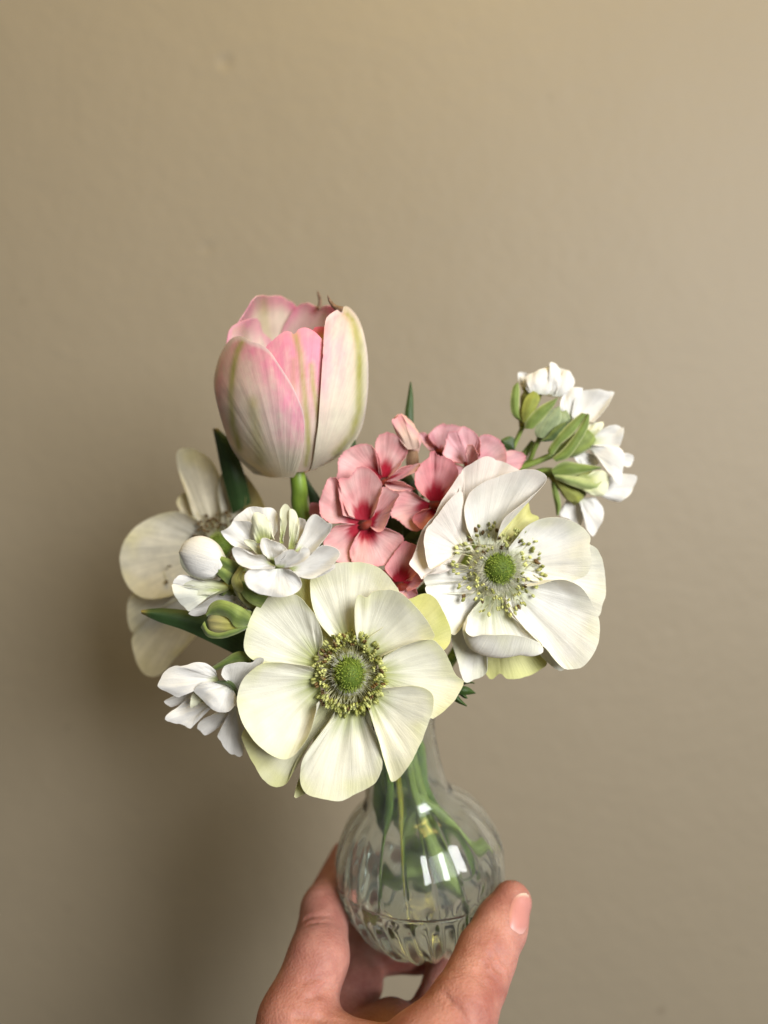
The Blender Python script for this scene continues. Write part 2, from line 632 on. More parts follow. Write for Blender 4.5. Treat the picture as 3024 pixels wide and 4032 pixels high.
def build_vase():
    prof = []
    for t in np.linspace(-90, 55.5, 52):
        prof.append((RB * 1000 * math.cos(R(t)), RB * 1000 * math.sin(R(t))))
    prof[0] = (0.0, prof[0][1])
    prof += [(18.3, 29.6), (17.3, 31.2), (16.6, 33.6), (16.1, 37.5), (15.7, 44), (15.6, 52), (16.0, 58), (16.9, 62), (17.8, 65), (18.1, 66.2), (17.8, 67.0), (17.0, 67.0)]
    no = len(prof)
    inner = [(15.9, 64), (14.6, 60), (13.9, 54), (13.7, 46), (13.9, 39), (14.4, 34.5), (15.2, 31), (16.5, 28.4)]
    RI = 32.2
    for t in np.linspace(56.5, -90, 46):
        inner.append((RI * math.cos(R(t)), RI * math.sin(R(t))))
    inner[-1] = (0.0, inner[-1][1])
    prof += inner
    seg = 160
    verts, faces = [], []
    nfl = 20
    for k, (r, h) in enumerate(prof):
        for i in range(seg):
            a = 2 * math.pi * i / seg
            rr, hh = r, h
            if k < no and h < 33:
                # wheel-cut leaves: deep V grooves below the belly, long shallow ribs above it
                tri = abs(((a * nfl / (2 * math.pi)) % 1.0) - 0.5) * 2          # 0 groove .. 1 ridge
                low = sst(4, -9, h) * (0.35 + 0.65 * sst(-34.4, -30, h))
                up = sst(0, 8, h) * sst(33, 22, h)
                s = 1 - 0.045 * low * (1 - tri) ** 1.2 - 0.030 * up * (1 - abs(math.cos(a * nfl / 2)))
                band = math.exp(-((h + 1 + 5 * (tri - 0.5)) / 1.8) ** 2)       # scalloped belt of small cuts
                s -= 0.016 * band
                rr, hh = r * s, h * (s if h < 0 else 1)
            p = VC + VA * (hh * 0.001) + (VX * math.cos(a) + VY * math.sin(a)) * (rr * 0.001)
            verts.append(p)
    n = len(prof)
    for k in range(n - 1):
        for i in range(seg):
            a, b = k * seg + i, k * seg + (i + 1) % seg
            faces.append((a, b, b + seg, a + seg))
    return verts, faces


vv, vf = build_vase()
vase = mesh_obj('glass_vase', vv, vf, glass_mat())
bmv = bmesh.new()
bmv.from_mesh(vase.data)
bmesh.ops.remove_doubles(bmv, verts=bmv.verts, dist=1e-6)
bmesh.ops.recalc_face_normals(bmv, faces=bmv.faces)
bmv.to_mesh(vase.data)
bmv.free()
vase['label'] = 'small clear cut glass bud vase with round bulb held in the hand'
vase['category'] = 'vase'

# water: the part of the round inside below a level plane
lev = -0.004
verts, faces = [], []
RW = 0.03235
seg = 72
t0 = math.asin(lev / RW)
ths = np.linspace(-math.pi / 2 + 0.02, t0, 22)
for t in ths:
    for i in range(seg):
        a = 2 * math.pi * i / seg
        verts.append(VC + Vector((RW * math.cos(t) * math.cos(a), RW * math.cos(t) * math.sin(a), RW * math.sin(t))))
for j in range(len(ths) - 1):
    for i in range(seg):
        a, b = j * seg + i, j * seg + (i + 1) % seg
        faces.append((a, b, b + seg, a + seg))
faces.append(tuple(range(seg))[::-1])
faces.append(tuple((len(ths) - 1) * seg + i for i in range(seg)))
water = mesh_obj('water', verts, faces, water_mat())
water['label'] = 'clear water in the bulb of the glass vase'
water['category'] = 'water'

# ------------------------------------------------------------------ the hand


def D(x, y, d):
    return np.array(DISP.P(x, y, d))


FING = {
    'index': [(D(640, 2205, .262), .0130), (D(688, 2068, .275), .0110), (D(703, 1965, .295), .0094), (D(748, 1852, .330), .0072)],
    'middle': [(D(705, 2220, .287), .0110), (D(778, 2125, .303), .0088), (D(762, 2045, .320), .0084), (D(820, 1935, .331), .0074)],
    'ring': [(D(640, 2150, .312), .0095), (D(760, 2062, .316), .0090), (D(900, 2050, .312), .0088), (D(965, 2052, .309), .0080)],
    'little': [(D(975, 2062, .300), .0066), (D(952, 2120, .297), .0066), (D(935, 2180, .290), .0078), (D(900, 2260, .285), .0100)],
    'thumb': [(D(925, 2310, .236), .0145), (D(1000, 2178, .246), .0112), (D(1030, 2115, .255), .0102), (D(1050, 2064, .262), .0101), (D(1082, 2000, .270), .0092), (D(1106, 1948, .275), .0073)],
}
WR = D(800, 2560, .245)
PALM = [(D(640, 2205, .262), .0130, WR, .023), (D(705, 2225, .287), .0125, WR, .022), (D(800, 2270, .296), .0095, WR, .022), (D(900, 2280, .287), .0105, WR, .022),
        (D(925, 2310, .236), .0145, WR, .023), (D(640, 2262, .258), .012, D(890, 2330, .240), .0130), (D(700, 2270, .283), .0095, D(845, 2226, .284), .0090),
        (D(845, 2226, .284), .0090, D(960, 2275, .275), .0095), (D(960, 2290, .275), .010, D(925, 2310, .236), .0145),
        (D(640, 2150, .312), .0095, D(690, 2260, .295), .012), (WR, .024, WR + np.array([0.02, -0.10, -0.16]), .031),
        (WR + np.array([0.012, 0, 0]), .022, WR + np.array([0.035, -0.10, -0.16]), .030)]
# skin folds, in photo-view lines projected onto the skin further down
CREASE = [([(690, 2142), (706, 2132), (724, 2130)], .0010), ([(664, 2158), (690, 2150), (712, 2150)], .0006), ([(655, 2120), (690, 2112), (720, 2112)], .0005),
          ([(1062, 2066), (1072, 2088), (1090, 2106)], .0010), ([(1076, 2060), (1088, 2078), (1102, 2090)], .0008), ([(1046, 2082), (1058, 2104), (1074, 2120)], .0007), ([(1030, 2098), (1040, 2120), (1056, 2136)], .0005),
          ([(1070, 2046), (1086, 2058), (1100, 2066)], .0005), ([(660, 1985), (690, 1978), (716, 1980)], .0005), ([(664, 1996), (694, 1990), (716, 1994)], .0004),
          ([(640, 2196), (690, 2200), (750, 2212)], .0009), ([(960, 2150), (990, 2180), (1010, 2212)], .0005)]
CUTS = []


def cone_sdf(P, a, ra, b, rb):
    ba = b - a
    h = np.clip(((P - a) @ ba) / (ba @ ba), 0, 1)
    return np.linalg.norm(P - a - h[..., None] * ba, axis=-1) - (ra + (rb - ra) * h)


def smin(a, b, k):
    h = np.clip(0.5 + 0.5 * (b - a) / k, 0, 1)
    return b * (1 - h) + a * h - k * h * (1 - h)


def hand_sdf(P):
    palm = None
    for a, ra, b, rb in PALM:
        s = cone_sdf(P, a, ra, b, rb)
        palm = s if palm is None else smin(palm, s, 0.008)
    F = palm
    for nm, ch in FING.items():
        g = None
        for (a, ra), (b, rb) in zip(ch[:-1], ch[1:]):
            s = cone_sdf(P, a, ra, b, rb)
            g = s if g is None else smin(g, s, 0.003)
        F = smin(F, g, 0.0035 if nm != 'thumb' else 0.006)
    for a, b, r in CUTS:
        s = cone_sdf(P, a, r, b, r * 0.5)
        F = -smin(-F, s, 0.0012)
    return F


def surface_nets(F, org, h):
    nx, ny, nz_ = F.shape
    acc = np.zeros((nx - 1, ny - 1, nz_ - 1, 3), dtype=np.float32)
    cnt = np.zeros((nx - 1, ny - 1, nz_ - 1), dtype=np.float32)
    corners = [(i, j, k) for i in (0, 1) for j in (0, 1) for k in (0, 1)]

    def sub(c):
        return F[c[0]:nx - 1 + c[0], c[1]:ny - 1 + c[1], c[2]:nz_ - 1 + c[2]]
    for c in corners:
        for ax in range(3):
            if c[ax] == 0:
                e = list(c)
                e[ax] = 1
                A, B = sub(c), sub(e)
                m = (A < 0) != (B < 0)
                t = np.where(m, A / np.where(m, A - B, 1), 0)
                for q in range(3):
                    acc[..., q] += np.where(m, c[q] + (t if q == ax else 0), 0)
                cnt += m
    on = cnt > 0
    ids = -np.ones(on.shape, dtype=np.int64)
    ids[on] = np.arange(on.sum())
    base = np.argwhere(on)
    V = (base + acc[on] / cnt[on][:, None]) * h + org
    quads = []
    for ax in range(3):
        o1, o2 = [(1, 2), (2, 0), (0, 1)][ax]
        sl0 = [slice(None)] * 3
        sl1 = [slice(None)] * 3
        sl0[ax], sl1[ax] = slice(0, -1), slice(1, None)
        A, B = F[tuple(sl0)], F[tuple(sl1)]
        ch = np.argwhere((A < 0) != (B < 0))
        ok = (ch[:, o1] > 0) & (ch[:, o2] > 0) & (ch[:, o1] < F.shape[o1] - 1) & (ch[:, o2] < F.shape[o2] - 1)
        ch = ch[ok]
        neg = A[tuple(ch.T)] < 0

        def idx(d1, d2):
            q = ch.copy()
            q[:, o1] -= d1
            q[:, o2] -= d2
            return ids[tuple(q.T)]
        q = np.stack([idx(1, 1), idx(0, 1), idx(0, 0), idx(1, 0)], axis=1)
        q[~neg] = q[~neg][:, ::-1]
        quads.append(q)
    return V, np.concatenate(quads)


pts = [(a, r) for ch in FING.values() for a, r in ch] + [(p[0], p[1]) for p in PALM] + [(p[2], p[3]) for p in PALM]
lo = np.min([a - r for a, r in pts], axis=0) - 0.006
hi = np.max([a + r for a, r in pts], axis=0) + 0.006
eye = np.array([0, 0, Z0])


def march(px, py, C=DISP, t=0.225, far=0.34):
    dirv = np.array(C.P(px, py, 1.0)) - eye
    for _ in range(60):
        sd_ = float(hand_sdf((eye + dirv * t)[None])[0])
        if sd_ < 1e-5 or t > far:
            break
        t += sd_ * 0.8
    return dirv, t


found = []
for ln, rad in CREASE:
    for (xa, ya), (xb, yb) in zip(ln[:-1], ln[1:]):
        (da, ta), (db, tb) = march(xa, ya), march(xb, yb)
        if ta < .33 and tb < .33 and abs(ta - tb) < .012:
            found.append((eye + da * ta, eye + db * tb, rad * 1.35))
CUTS += found
HV = 0.00095
CO = 4
dims = (np.ceil((hi - lo) / HV / CO).astype(int) + 1) * CO
cd = dims // CO


def grid_points(n, h):
    g = np.stack(np.meshgrid(*[np.arange(k) for k in n], indexing='ij'), axis=-1)
    return lo + g * h


Fc = hand_sdf(grid_points(cd, HV * CO) + HV * (CO - 1) / 2)
F = np.repeat(np.repeat(np.repeat(Fc, CO, 0), CO, 1), CO, 2).astype(np.float32)
near = np.argwhere(np.abs(F) < 0.0058)
for i0 in range(0, len(near), 400000):
    ix = near[i0:i0 + 400000]
    F[tuple(ix.T)] = hand_sdf(lo + ix * HV)
hv, hf = surface_nets(F, lo, HV)
del F
M_skin = skin_mat()
hand = mesh_obj('hand', hv.tolist(), hf.tolist(), M_skin)
hand['label'] = 'left hand gripping the round bulb of the glass vase from below'
hand['category'] = 'hand'

# thumbnail laid on the thumb by marching onto the skin
CH = Crop(1000, 3240, 1200)
nail_out = [(1432, 606), (1392, 572), (1384, 500), (1402, 425), (1440, 382), (1490, 372), (1524, 392), (1527, 430), (1508, 520), (1474, 598), (1452, 614)]
cen = np.array((1455.0, 490.0))
verts, faces, cols, uvs = [], [], [], []
NO = resample(cr(nail_out + [nail_out[0]]), 41)[:-1]
for k in range(len(NO)):                       # keep the plate on the thumb
    for _ in range(14):
        if march(NO[k][0], NO[k][1], CH, 0.235, 0.283)[1] < 0.2785:
            break
        NO[k] = cen + (NO[k] - np.array(cen)) * 0.95
for r in np.linspace(0, 1, 9):
    for x, y in NO:
        px, py = cen[0] + (x - cen[0]) * r, cen[1] + (y - cen[1]) * r
        dirv, t = march(px, py, CH, 0.235, 0.283)
        t = min(t, 0.283)
        lift = 0.00040 - 0.00055 * r ** 5
        verts.append(Vector(eye + dirv * (t - lift)))
        v = (py - 372) / 240
        white = sst(0.14, 0.06, v - 0.05 * ((px - 1455) / 70) ** 2)
        lun = sst(0.80, 0.95, v)
        c = mix((0.50, 0.215, 0.185), (0.66, 0.52, 0.42), white)
        cols.append(mix(c, (0.58, 0.33, 0.29), lun))
        uvs.append((px / 100, py / 300))
nN = len(NO)
for j in range(8):
    for i in range(nN):
        a, b = j * nN + i, j * nN + (i + 1) % nN
        faces.append((a, b, b + nN, a + nN))
M_nail = petal_mat('nail', transl=0.0, vein=0.04, bump=0.08, rough=0.40, blotch=0.05, sheen=0, spec=0.5)
nail = mesh_obj('thumbnail', verts, faces, M_nail, hand, uvs, cols)


# ------------------------------------------------------------------ flower colours
CREAM = (0.80, 0.765, 0.56)
WHITE = (0.84, 0.82, 0.765)


def nz3(x, y, s, o=0.0):
    return noise.noise((x * s, y * s, o))


def anem_col(body=(0.86, 0.84, 0.69), base=(0.38, 0.42, 0.09), rim=(0.70, 0.71, 0.30), rimw=0.45, bs=0.46):
    def f(u, v, x, y):
        c = mix(base, body, sst(-0.05, bs, v + 0.10 * nz3(u * 20, v, 1, 2)))
        r = sst(0.72, 1.0, v + 0.22 * nz3(x, y, 0.008, 4)) * rimw * (0.5 + 0.9 * max(0, nz3(x, y, 0.006, 9) + 0.3))
        return mix(c, rim, r)
    return f


AC_front = anem_col()
AC_white = anem_col(body=(0.85, 0.83, 0.755), base=(0.56, 0.60, 0.30), rimw=0.25, bs=0.35)
AC_pink = anem_col(body=(0.86, 0.80, 0.72), base=(0.72, 0.70, 0.5), rim=(0.84, 0.68, 0.60), rimw=0.35)
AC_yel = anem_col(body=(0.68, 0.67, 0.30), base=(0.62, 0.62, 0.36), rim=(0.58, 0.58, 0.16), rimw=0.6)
AC_pale = anem_col(body=(0.80, 0.78, 0.56), base=(0.66, 0.68, 0.38), rim=(0.66, 0.65, 0.22), rimw=0.7)
AC_back = anem_col(body=(0.76, 0.72, 0.59), base=(0.62, 0.57, 0.38), rim=(0.66, 0.60, 0.28), rimw=0.45)


def white_col(base=(0.55, 0.62, 0.22), body=WHITE, w=0.22):
    def f(u, v, x, y):
        return mix(base, body, sst(0.0, w, v))
    return f


SC = white_col()
SC_w = white_col(base=(0.80, 0.80, 0.68), w=0.3)
SC_g = white_col(base=(0.50, 0.56, 0.16), body=(0.80, 0.80, 0.60), w=0.7)


def phlox_col(body=(0.80, 0.38, 0.38), eye=(0.42, 0.005, 0.028), w=0.38, pale=(0.86, 0.56, 0.53)):
    def f(u, v, x, y):
        c = mix(body, pale, 0.5 + 0.9 * nz3(x, y, 0.011, 3))
        spike = 0.14 * abs(math.sin(u * 9.5)) - 0.05 + 0.1 * math.sin(math.pi * u)
        k = sst(w + spike, w * 0.62, v + 0.08 * nz3(u * 12, v, 1, 7))
        c = mix(c, eye, k)
        return mix(c, (0.74, 0.22, 0.26), sst(0.93, 1.0, v) * 0.5)
    return f


PC = phlox_col()
PC2 = phlox_col(body=(0.78, 0.28, 0.31), pale=(0.83, 0.42, 0.42))
PC_l = phlox_col(body=(0.82, 0.42, 0.46), pale=(0.86, 0.58, 0.58), w=0.06)


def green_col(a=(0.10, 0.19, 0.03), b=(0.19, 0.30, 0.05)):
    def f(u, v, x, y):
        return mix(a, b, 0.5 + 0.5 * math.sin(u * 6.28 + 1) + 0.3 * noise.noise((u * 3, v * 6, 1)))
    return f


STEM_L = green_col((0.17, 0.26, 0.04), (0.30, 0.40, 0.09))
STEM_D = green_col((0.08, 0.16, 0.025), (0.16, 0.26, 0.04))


def stamen_mesh(name, fl, anther, alen=1.0):
    """filament of length fl with a two-lobed anther, in mm, along z"""
    bm = bmesh.new()
    rings = []
    n = 5
    for j, z in enumerate((0, fl * 0.5, fl)):
        r = (0.15, 0.12, 0.10)[j]
        off = 0.25 * math.sin(j * 1.4)
        rings.append([bm.verts.new((r * math.cos(6.283 * i / n) + off, r * math.sin(6.283 * i / n), z)) for i in range(n)])
    for a, b in zip(rings[:-1], rings[1:]):
        for i in range(n):
            bm.faces.new((a[i], a[(i + 1) % n], b[(i + 1) % n], b[i])).material_index = 0
    for s in (-1, 1):
        seg, lo = 6, []
        tip0 = bm.verts.new((0.30 * s, 0, fl - 0.3))
        for t in (0.15, 0.4, 0.75):
            rr = 0.40 * math.sin(math.pi * (0.12 + 0.8 * t))
            lo.append([bm.verts.new((0.34 * s + rr * math.cos(6.283 * i / seg), rr * 1.15 * math.sin(6.283 * i / seg), fl - 0.3 + alen * 1.9 * t)) for i in range(seg)])
        tip1 = bm.verts.new((0.26 * s, 0, fl - 0.3 + alen * 1.9))
        fs = []
        for i in range(seg):
            k = (i + 1) % seg
            fs.append(bm.faces.new((tip0, lo[0][k], lo[0][i])))
            fs.append(bm.faces.new((lo[0][i], lo[0][k], lo[1][k], lo[1][i])))
            fs.append(bm.faces.new((lo[1][i], lo[1][k], lo[2][k], lo[2][i])))
            fs.append(bm.faces.new((lo[2][i], lo[2][k], tip1)))
        for f in fs:
            f.material_index = 1
    bmesh.ops.recalc_face_normals(bm, faces=bm.faces)
    bmesh.ops.scale(bm, vec=(0.001, 0.001, 0.001), verts=bm.verts)
    me = bpy.data.meshes.new(name)
    bm.to_mesh(me)
    bm.free()
    me.shade_smooth()
    me.materials.append(M_fil)
    me.materials.append(anther)
    return me


def flower_axes(n):
    n = Vector(n).normalized()
    a = Vector((1, 0, 0))
    a = (a - n * a.dot(n)).normalized()
    return n, a, n.cross(a).normalized()


def anemone_heart(parent, cpt, n, cone_r, cone_h, ring, count, fl, meshes, spread=0.25, hairs=620, white=240, whl=2.2, sxy=(1, 1), seed=1, skip=None, lean=(0.3, 0.9), disc=10.0, disc_z=-1.6, disc_mat=None, size=(0.9, 1.25)):
    """green pincushion with bristles and a ring of stamens; lengths in mm"""
    rnd = random.Random(seed)
    L = root_loc(parent)
    n, a, b = flower_axes(n)

    def pt(x, y, z):
        return cpt + (a * (x * sxy[0]) + b * (y * sxy[1]) + n * z) * 0.001
    # cone
    verts, faces = [], []
    seg = 28
    pr = [(math.sin(t) * cone_r * (1 - 0.10 * math.sin(t) ** 6), math.cos(t) * cone_h) for t in np.linspace(0.05, 1.95, 14)]
    for r, z in pr:
        for i in range(seg):
            an = 6.283185 * i / seg
            verts.append(pt(r * math.cos(an), r * math.sin(an), z))
    for j in range(len(pr) - 1):
        for i in range(seg):
            p, q = j * seg + i, j * seg + (i + 1) % seg
            faces.append((p, p + seg, q + seg, q))
    faces.append(tuple(range(seg)))
    mesh_obj('center_cone', verts, faces, M_cone, parent)
    # the disc that carries stamens and petals
    verts, faces = [], []
    pr = [(0.0, disc_z), (disc * 0.5, disc_z + 0.2), (disc * 0.85, disc_z), (disc, disc_z - 0.8), (disc * 0.7, disc_z - 2.6), (2.2, disc_z - 4.5)]
    for r, z in pr:
        for i in range(seg):
            an = 6.283185 * i / seg
            verts.append(pt(r * math.cos(an), r * math.sin(an), z))
    for j in range(len(pr) - 1):
        for i in range(seg):
            p, q = j * seg + i, j * seg + (i + 1) % seg
            faces.append((p, p + seg, q + seg, q))
    faces.append(tuple((len(pr) - 1) * seg + i for i in range(seg)))
    mesh_obj('receptacle', verts, faces, disc_mat or M_disc, parent)

    def spikes(name, cnt, mat, fn):
        vs, fs = [], []
        for _ in range(cnt):
            p0, d, ln, r = fn()
            d = Vector(d).normalized()
            s1 = d.cross(Vector((0.3, 0.5, 0.8))).normalized()
            s2 = d.cross(s1)
            k = len(vs)
            for q in range(3):
                an = 2.094 * q
                vs.append(p0 + (s1 * math.cos(an) + s2 * math.sin(an)) * r)
            bend = Vector((rnd.gauss(0, 1), rnd.gauss(0, 1), rnd.gauss(0, 1))) * ln * 0.18
            mid = p0 + d * ln * 0.55 + bend * 0.3
            for q in range(3):
                an = 2.094 * q
                vs.append(mid + (s1 * math.cos(an) + s2 * math.sin(an)) * r * 0.75)
            vs.append(p0 + d * ln + bend)
            for q in range(3):
                w = (q + 1) % 3
                fs.append((k + q, k + w, k + 3 + w, k + 3 + q))
                fs.append((k + 3 + q, k + 3 + w, k + 6))
        o = mesh_obj(name, vs, fs, mat, parent)
        o['kind'] = 'stuff'

    def bristle():
        t = math.acos(1 - rnd.random() * 1.05)
        an = rnd.random() * 6.283
        x, y, z = math.sin(t) * cone_r * math.cos(an), math.sin(t) * cone_r * math.sin(an), math.cos(t) * cone_h
        d = (a * x + b * y + n * (z * 1.3 + 0.6)).normalized()
        d = d + Vector((rnd.gauss(0, .25), rnd.gauss(0, .25), rnd.gauss(0, .25)))
        return pt(x, y, z), d, rnd.uniform(0.6, 1.3) * 0.001, 0.00012
    spikes('green_styles', hairs, M_hair_g, bristle)

    def white_h():
        t = rnd.uniform(1.15, 1.75)
        an = rnd.random() * 6.283
        x, y, z = math.sin(t) * cone_r * math.cos(an), math.sin(t) * cone_r * math.sin(an), math.cos(t) * cone_h
        d = (a * math.cos(an) + b * math.sin(an)) + n * rnd.uniform(0.1, 0.7)
        return pt(x, y, z), d, rnd.uniform(0.5, 1.0) * whl * 0.001, 0.000075
    spikes('white_styles', white, M_hair_w, white_h)
    # stamens
    for k in range(count):
        an = 6.283 * (k + rnd.uniform(-0.7, 0.7)) / count
        if skip and skip(an):
            continue
        lay = rnd.random()
        rr = ring[0] + (ring[1] - ring[0]) * lay
        me = rnd.choice(meshes)
        le = rnd.uniform(*lean)
        d = (a * math.cos(an) + b * math.sin(an)) * le * (0.4 + lay) + n * (1.05 - 0.55 * lay)
        d = (d + Vector((rnd.gauss(0, spread), rnd.gauss(0, spread), rnd.gauss(0, spread)))).normalized()
        sc_ = rnd.uniform(*size)
        # root on the disc so that the anther comes to the wanted radius
        tipx, tipy = rr * math.cos(an), rr * math.sin(an)
        top = pt(tipx, tipy, 1.0 + 1.8 * (1 - lay) + rnd.uniform(-.5, .5))
        root = top - d * (fl * sc_ * 0.001)
        q = d.to_track_quat('Z', 'Y')
        M = Matrix.Translation(root - L) @ q.to_matrix().to_4x4() @ Matrix.Rotation(rnd.random() * 6.28, 4, 'Z') @ Matrix.Scale(sc_, 4)
        o = bpy.data.objects.new('stamen', me)
        COL.objects.link(o)
        o.parent = parent
        o.matrix_local = M


S_y = stamen_mesh('stamen_olive', 4.2, M_anther_y)
S_p = stamen_mesh('stamen_pale', 4.2, M_anther_p)
S_ly = stamen_mesh('stamen_long_olive', 5.5, M_anther_y, 0.85)
S_lp = stamen_mesh('stamen_long_pale', 5.5, M_anther_p, 0.85)
S_b = stamen_mesh('stamen_brown', 4.5, M_anther_b)

# ------------------------------------------------------------------ front anemone
C5 = Crop(900, 2180, 960)
d = 0.250
fa = thing('anemone', C5.P(815, 815, d + 0.006), 'cream anemone with tight olive stamen ring, in front of the vase neck', 'anemone', None)
Pf = lambda *a_, **k: petal(fa, C5, d, *a_, **{'mat': M_anem, 'col': AC_front, 'b': 5, 'pleat': 0.16, 'jit': 7, **k})
# rear layer
Pf((1000, 760), [(1080, 430), (1160, 330), (1240, 308), (1310, 272), (1380, 285), (1450, 370), (1500, 480), (1514, 560), (1480, 645), (1380, 680), (1250, 700)], b=7, e=9, col=AC_yel, dome=0.6)
Pf((700, 700), [(600, 640), (480, 420), (455, 250), (480, 175), (560, 160), (640, 190), (690, 330), (720, 520)], b=8, e=9, col=AC_yel, dome=0.4)
Pf(((640, 960), (760, 1040)), [(420, 1060), (200, 1120), (95, 1215), (110, 1310), (150, 1400), (210, 1500), (270, 1572), (335, 1586), (395, 1560), (432, 1480), (480, 1385), (600, 1230), (720, 1120)], b=7, e=7, col=AC_pale, dome=0.5, ruf=0.8)
Pf((640, 1100), [(500, 1480), (462, 1585), (447, 1662), (490, 1648), (540, 1600), (600, 1400)], b=8, e=6, col=AC_pale, nu=24, nv=10)
# middle layer
Pf(((760, 600), (900, 600)), [(690, 560), (625, 480), (575, 370), (553, 250), (560, 165), (600, 110), (700, 72), (860, 54), (990, 82), (1080, 150), (1155, 245), (1180, 360), (1080, 480), (960, 570)], e=2.5, b=5, dome=1.6, fold=0.16, ff=8)
Pf(((1020, 760), (1030, 880)), [(1060, 700), (1180, 630), (1310, 585), (1400, 588), (1480, 680), (1545, 820), (1602, 876), (1560, 965), (1480, 1062), (1395, 1122), (1372, 1116), (1340, 1080), (1200, 1020), (1090, 940)], e=2.2, b=5, dome=1.4, ruf=0.9, rf=2)
Pf(((610, 660), (590, 800)), [(640, 620), (634, 540), (600, 440), (548, 365), (462, 282), (340, 290), (240, 308), (168, 400), (112, 540), (103, 640), (140, 705), (220, 740, 2), (400, 772, 4), (540, 790, 5)], e=0.5, b=5, dome=1.2, fold=0.10, ff=9)
Pf(((740, 1030), (920, 1040)), [(715, 1110), (620, 1230), (522, 1360), (486, 1470), (492, 1570), (540, 1640), (650, 1670), (760, 1678), (850, 1642), (980, 1572), (1030, 1500), (1050, 1430), (1030, 1330), (992, 1230), (960, 1100)], e=1.0, b=5, dome=-0.8, fold=0.28, ff=7)
# front layer
Pf(((600, 800), (640, 980)), [(560, 770), (400, 745), (250, 742), (170, 785), (90, 865), (54, 980), (70, 1085), (130, 1205), (220, 1322), (330, 1388), (420, 1388), (500, 1312), (560, 1205), (592, 1085), (600, 1020)], e=-2.0, b=4.5, dome=1.0, fold=0.10, ff=9)
Pf(((880, 620), (1010, 720)), [(862, 520), (858, 400), (868, 300), (895, 280), (940, 300), (985, 262), (1060, 246), (1130, 250), (1230, 312), (1330, 430), (1398, 540), (1392, 582), (1300, 590), (1160, 640), (1060, 690)], e=-1.5, b=4.5, dome=1.8, fold=0.14, ff=8)
Pf(((1000, 920), (940, 1020)), [(1050, 915), (1150, 905), (1260, 900), (1345, 922), (1392, 970), (1386, 1080), (1340, 1210), (1250, 1400), (1175, 1515), (1112, 1556), (1088, 1500), (1040, 1350), (992, 1180), (955, 1060)], e=-1.5, b=4.5, dome=0.5, fold=0.20, ff=6)
anemone_heart(fa, C5.P(822, 815, d + 0.0045), (0.03, -1, 0.06), 5.4, 7.0, (8.5, 12.2), 165, 4.2, [S_y, S_p, S_p, S_y, S_p, S_y, S_b], sxy=(0.97, 1.14), seed=3, whl=2.6, white=420, hairs=620, spread=0.13, size=(1.1, 1.4))
tube('stem', fa, [C5.P(822, 830, d + 0.007), C5.P(840, 900, d + 0.020), W(1500, 2790, .282), in_vase(-60, 8, 60), in_vase(-40, 7, 36), in_vase(10, 14, -16)], [.0032, .0024, .0023, .0023, .0023, .0022], M_green, col=STEM_L)

# ------------------------------------------------------------------ right anemone
C4 = Crop(1580, 1760, 860)
d = 0.262
ra = thing('anemone', C4.P(745, 920, d + 0.006), 'white anemone with loose scattered stamens and folded petals, beside the pink cluster', 'anemone', None)
Pr = lambda *a_, **k: petal(ra, C4, d, *a_, **{'mat': M_anem, 'col': AC_white, 'b': 5, 'pleat': 0.22, 'nz': 1.1, 'jit': 8, **k})
# rear
Pr((720, 760), [(640, 640), (700, 560), (850, 470), (955, 412), (985, 500), (1048, 540), (980, 640), (900, 740), (820, 800)], b=6, e=9, col=AC_yel)
Pr((700, 1200), [(610, 1450), (600, 1600), (650, 1738), (690, 1766), (750, 1722), (820, 1762), (960, 1742), (1050, 1692), (1106, 1640), (1000, 1500), (850, 1350)], b=8, e=9, col=AC_yel, ruf=1.0)
Pr((860, 930), [(1000, 720), (1200, 680), (1350, 700), (1432, 745), (1500, 792), (1546, 920), (1552, 1100), (1532, 1200), (1490, 1290), (1350, 1260), (1100, 1120)], b=6, e=5, ruf=0.8)
Pr((800, 1150), [(950, 1420), (1040, 1560), (1150, 1672), (1222, 1702), (1240, 1640), (1150, 1400), (950, 1200)], b=6, e=6.5, nu=30, nv=12)
Pr(((480, 700), (560, 720)), [(420, 560), (430, 380), (455, 195), (520, 135), (570, 98), (640, 66), (695, 80), (715, 105), (762, 108), (850, 150), (930, 230, 6), (760, 400, 8), (640, 620, 8)], b=6, e=1, col=AC_pink, ruf=0.9, rf=4, dome=1.5)
# left side
Pr(((600, 960), (600, 1060)), [(480, 900), (330, 890), (215, 905), (178, 960), (180, 1040), (260, 1110), (420, 1120), (540, 1110)], b=5, e=1.0, ruf=0.7, dome=1.2)
Pr(((600, 1020), (660, 1110)), [(420, 1020), (250, 1040), (185, 1060), (200, 1130), (270, 1220), (330, 1340), (385, 1420), (440, 1400), (520, 1260), (620, 1150)], b=4.5, e=0.0, ruf=0.6)
Pr(((580, 1080), (700, 1120)), [(420, 1180), (370, 1330), (380, 1450), (430, 1640), (480, 1784), (560, 1765), (640, 1722), (656, 1655), (640, 1500), (680, 1300)], b=6, e=3.5, fold=0.12, ff=7)
# folded tall petals on the upper left
Pr(((470, 800), (560, 820)), [(300, 960), (190, 970), (160, 1010), (130, 965), (62, 892), (85, 840), (112, 770), (150, 650), (200, 580), (250, 520), (300, 420), (380, 300), (450, 200), (472, 240, 1), (470, 420, 4), (480, 620, 5)], b=4, e=-2.5, col=AC_pink, ruf=0.8, dome=2.0, rings=[(1.5, [(390, 920), (320, 900), (290, 880), (270, 830), (300, 740), (340, 660), (400, 560), (440, 450), (465, 380), (470, 420, 3), (470, 560, 4), (480, 680, 4)])])
Pr(((430, 800), (560, 800)), [(300, 900), (220, 928), (195, 880), (180, 790), (170, 700), (190, 620), (250, 560), (330, 440), (420, 350), (465, 345, -3), (462, 440, 0), (440, 560, 2), (480, 660, 3)], b=3, e=-5, col=AC_pink, ruf=0.4, dome=2.2)
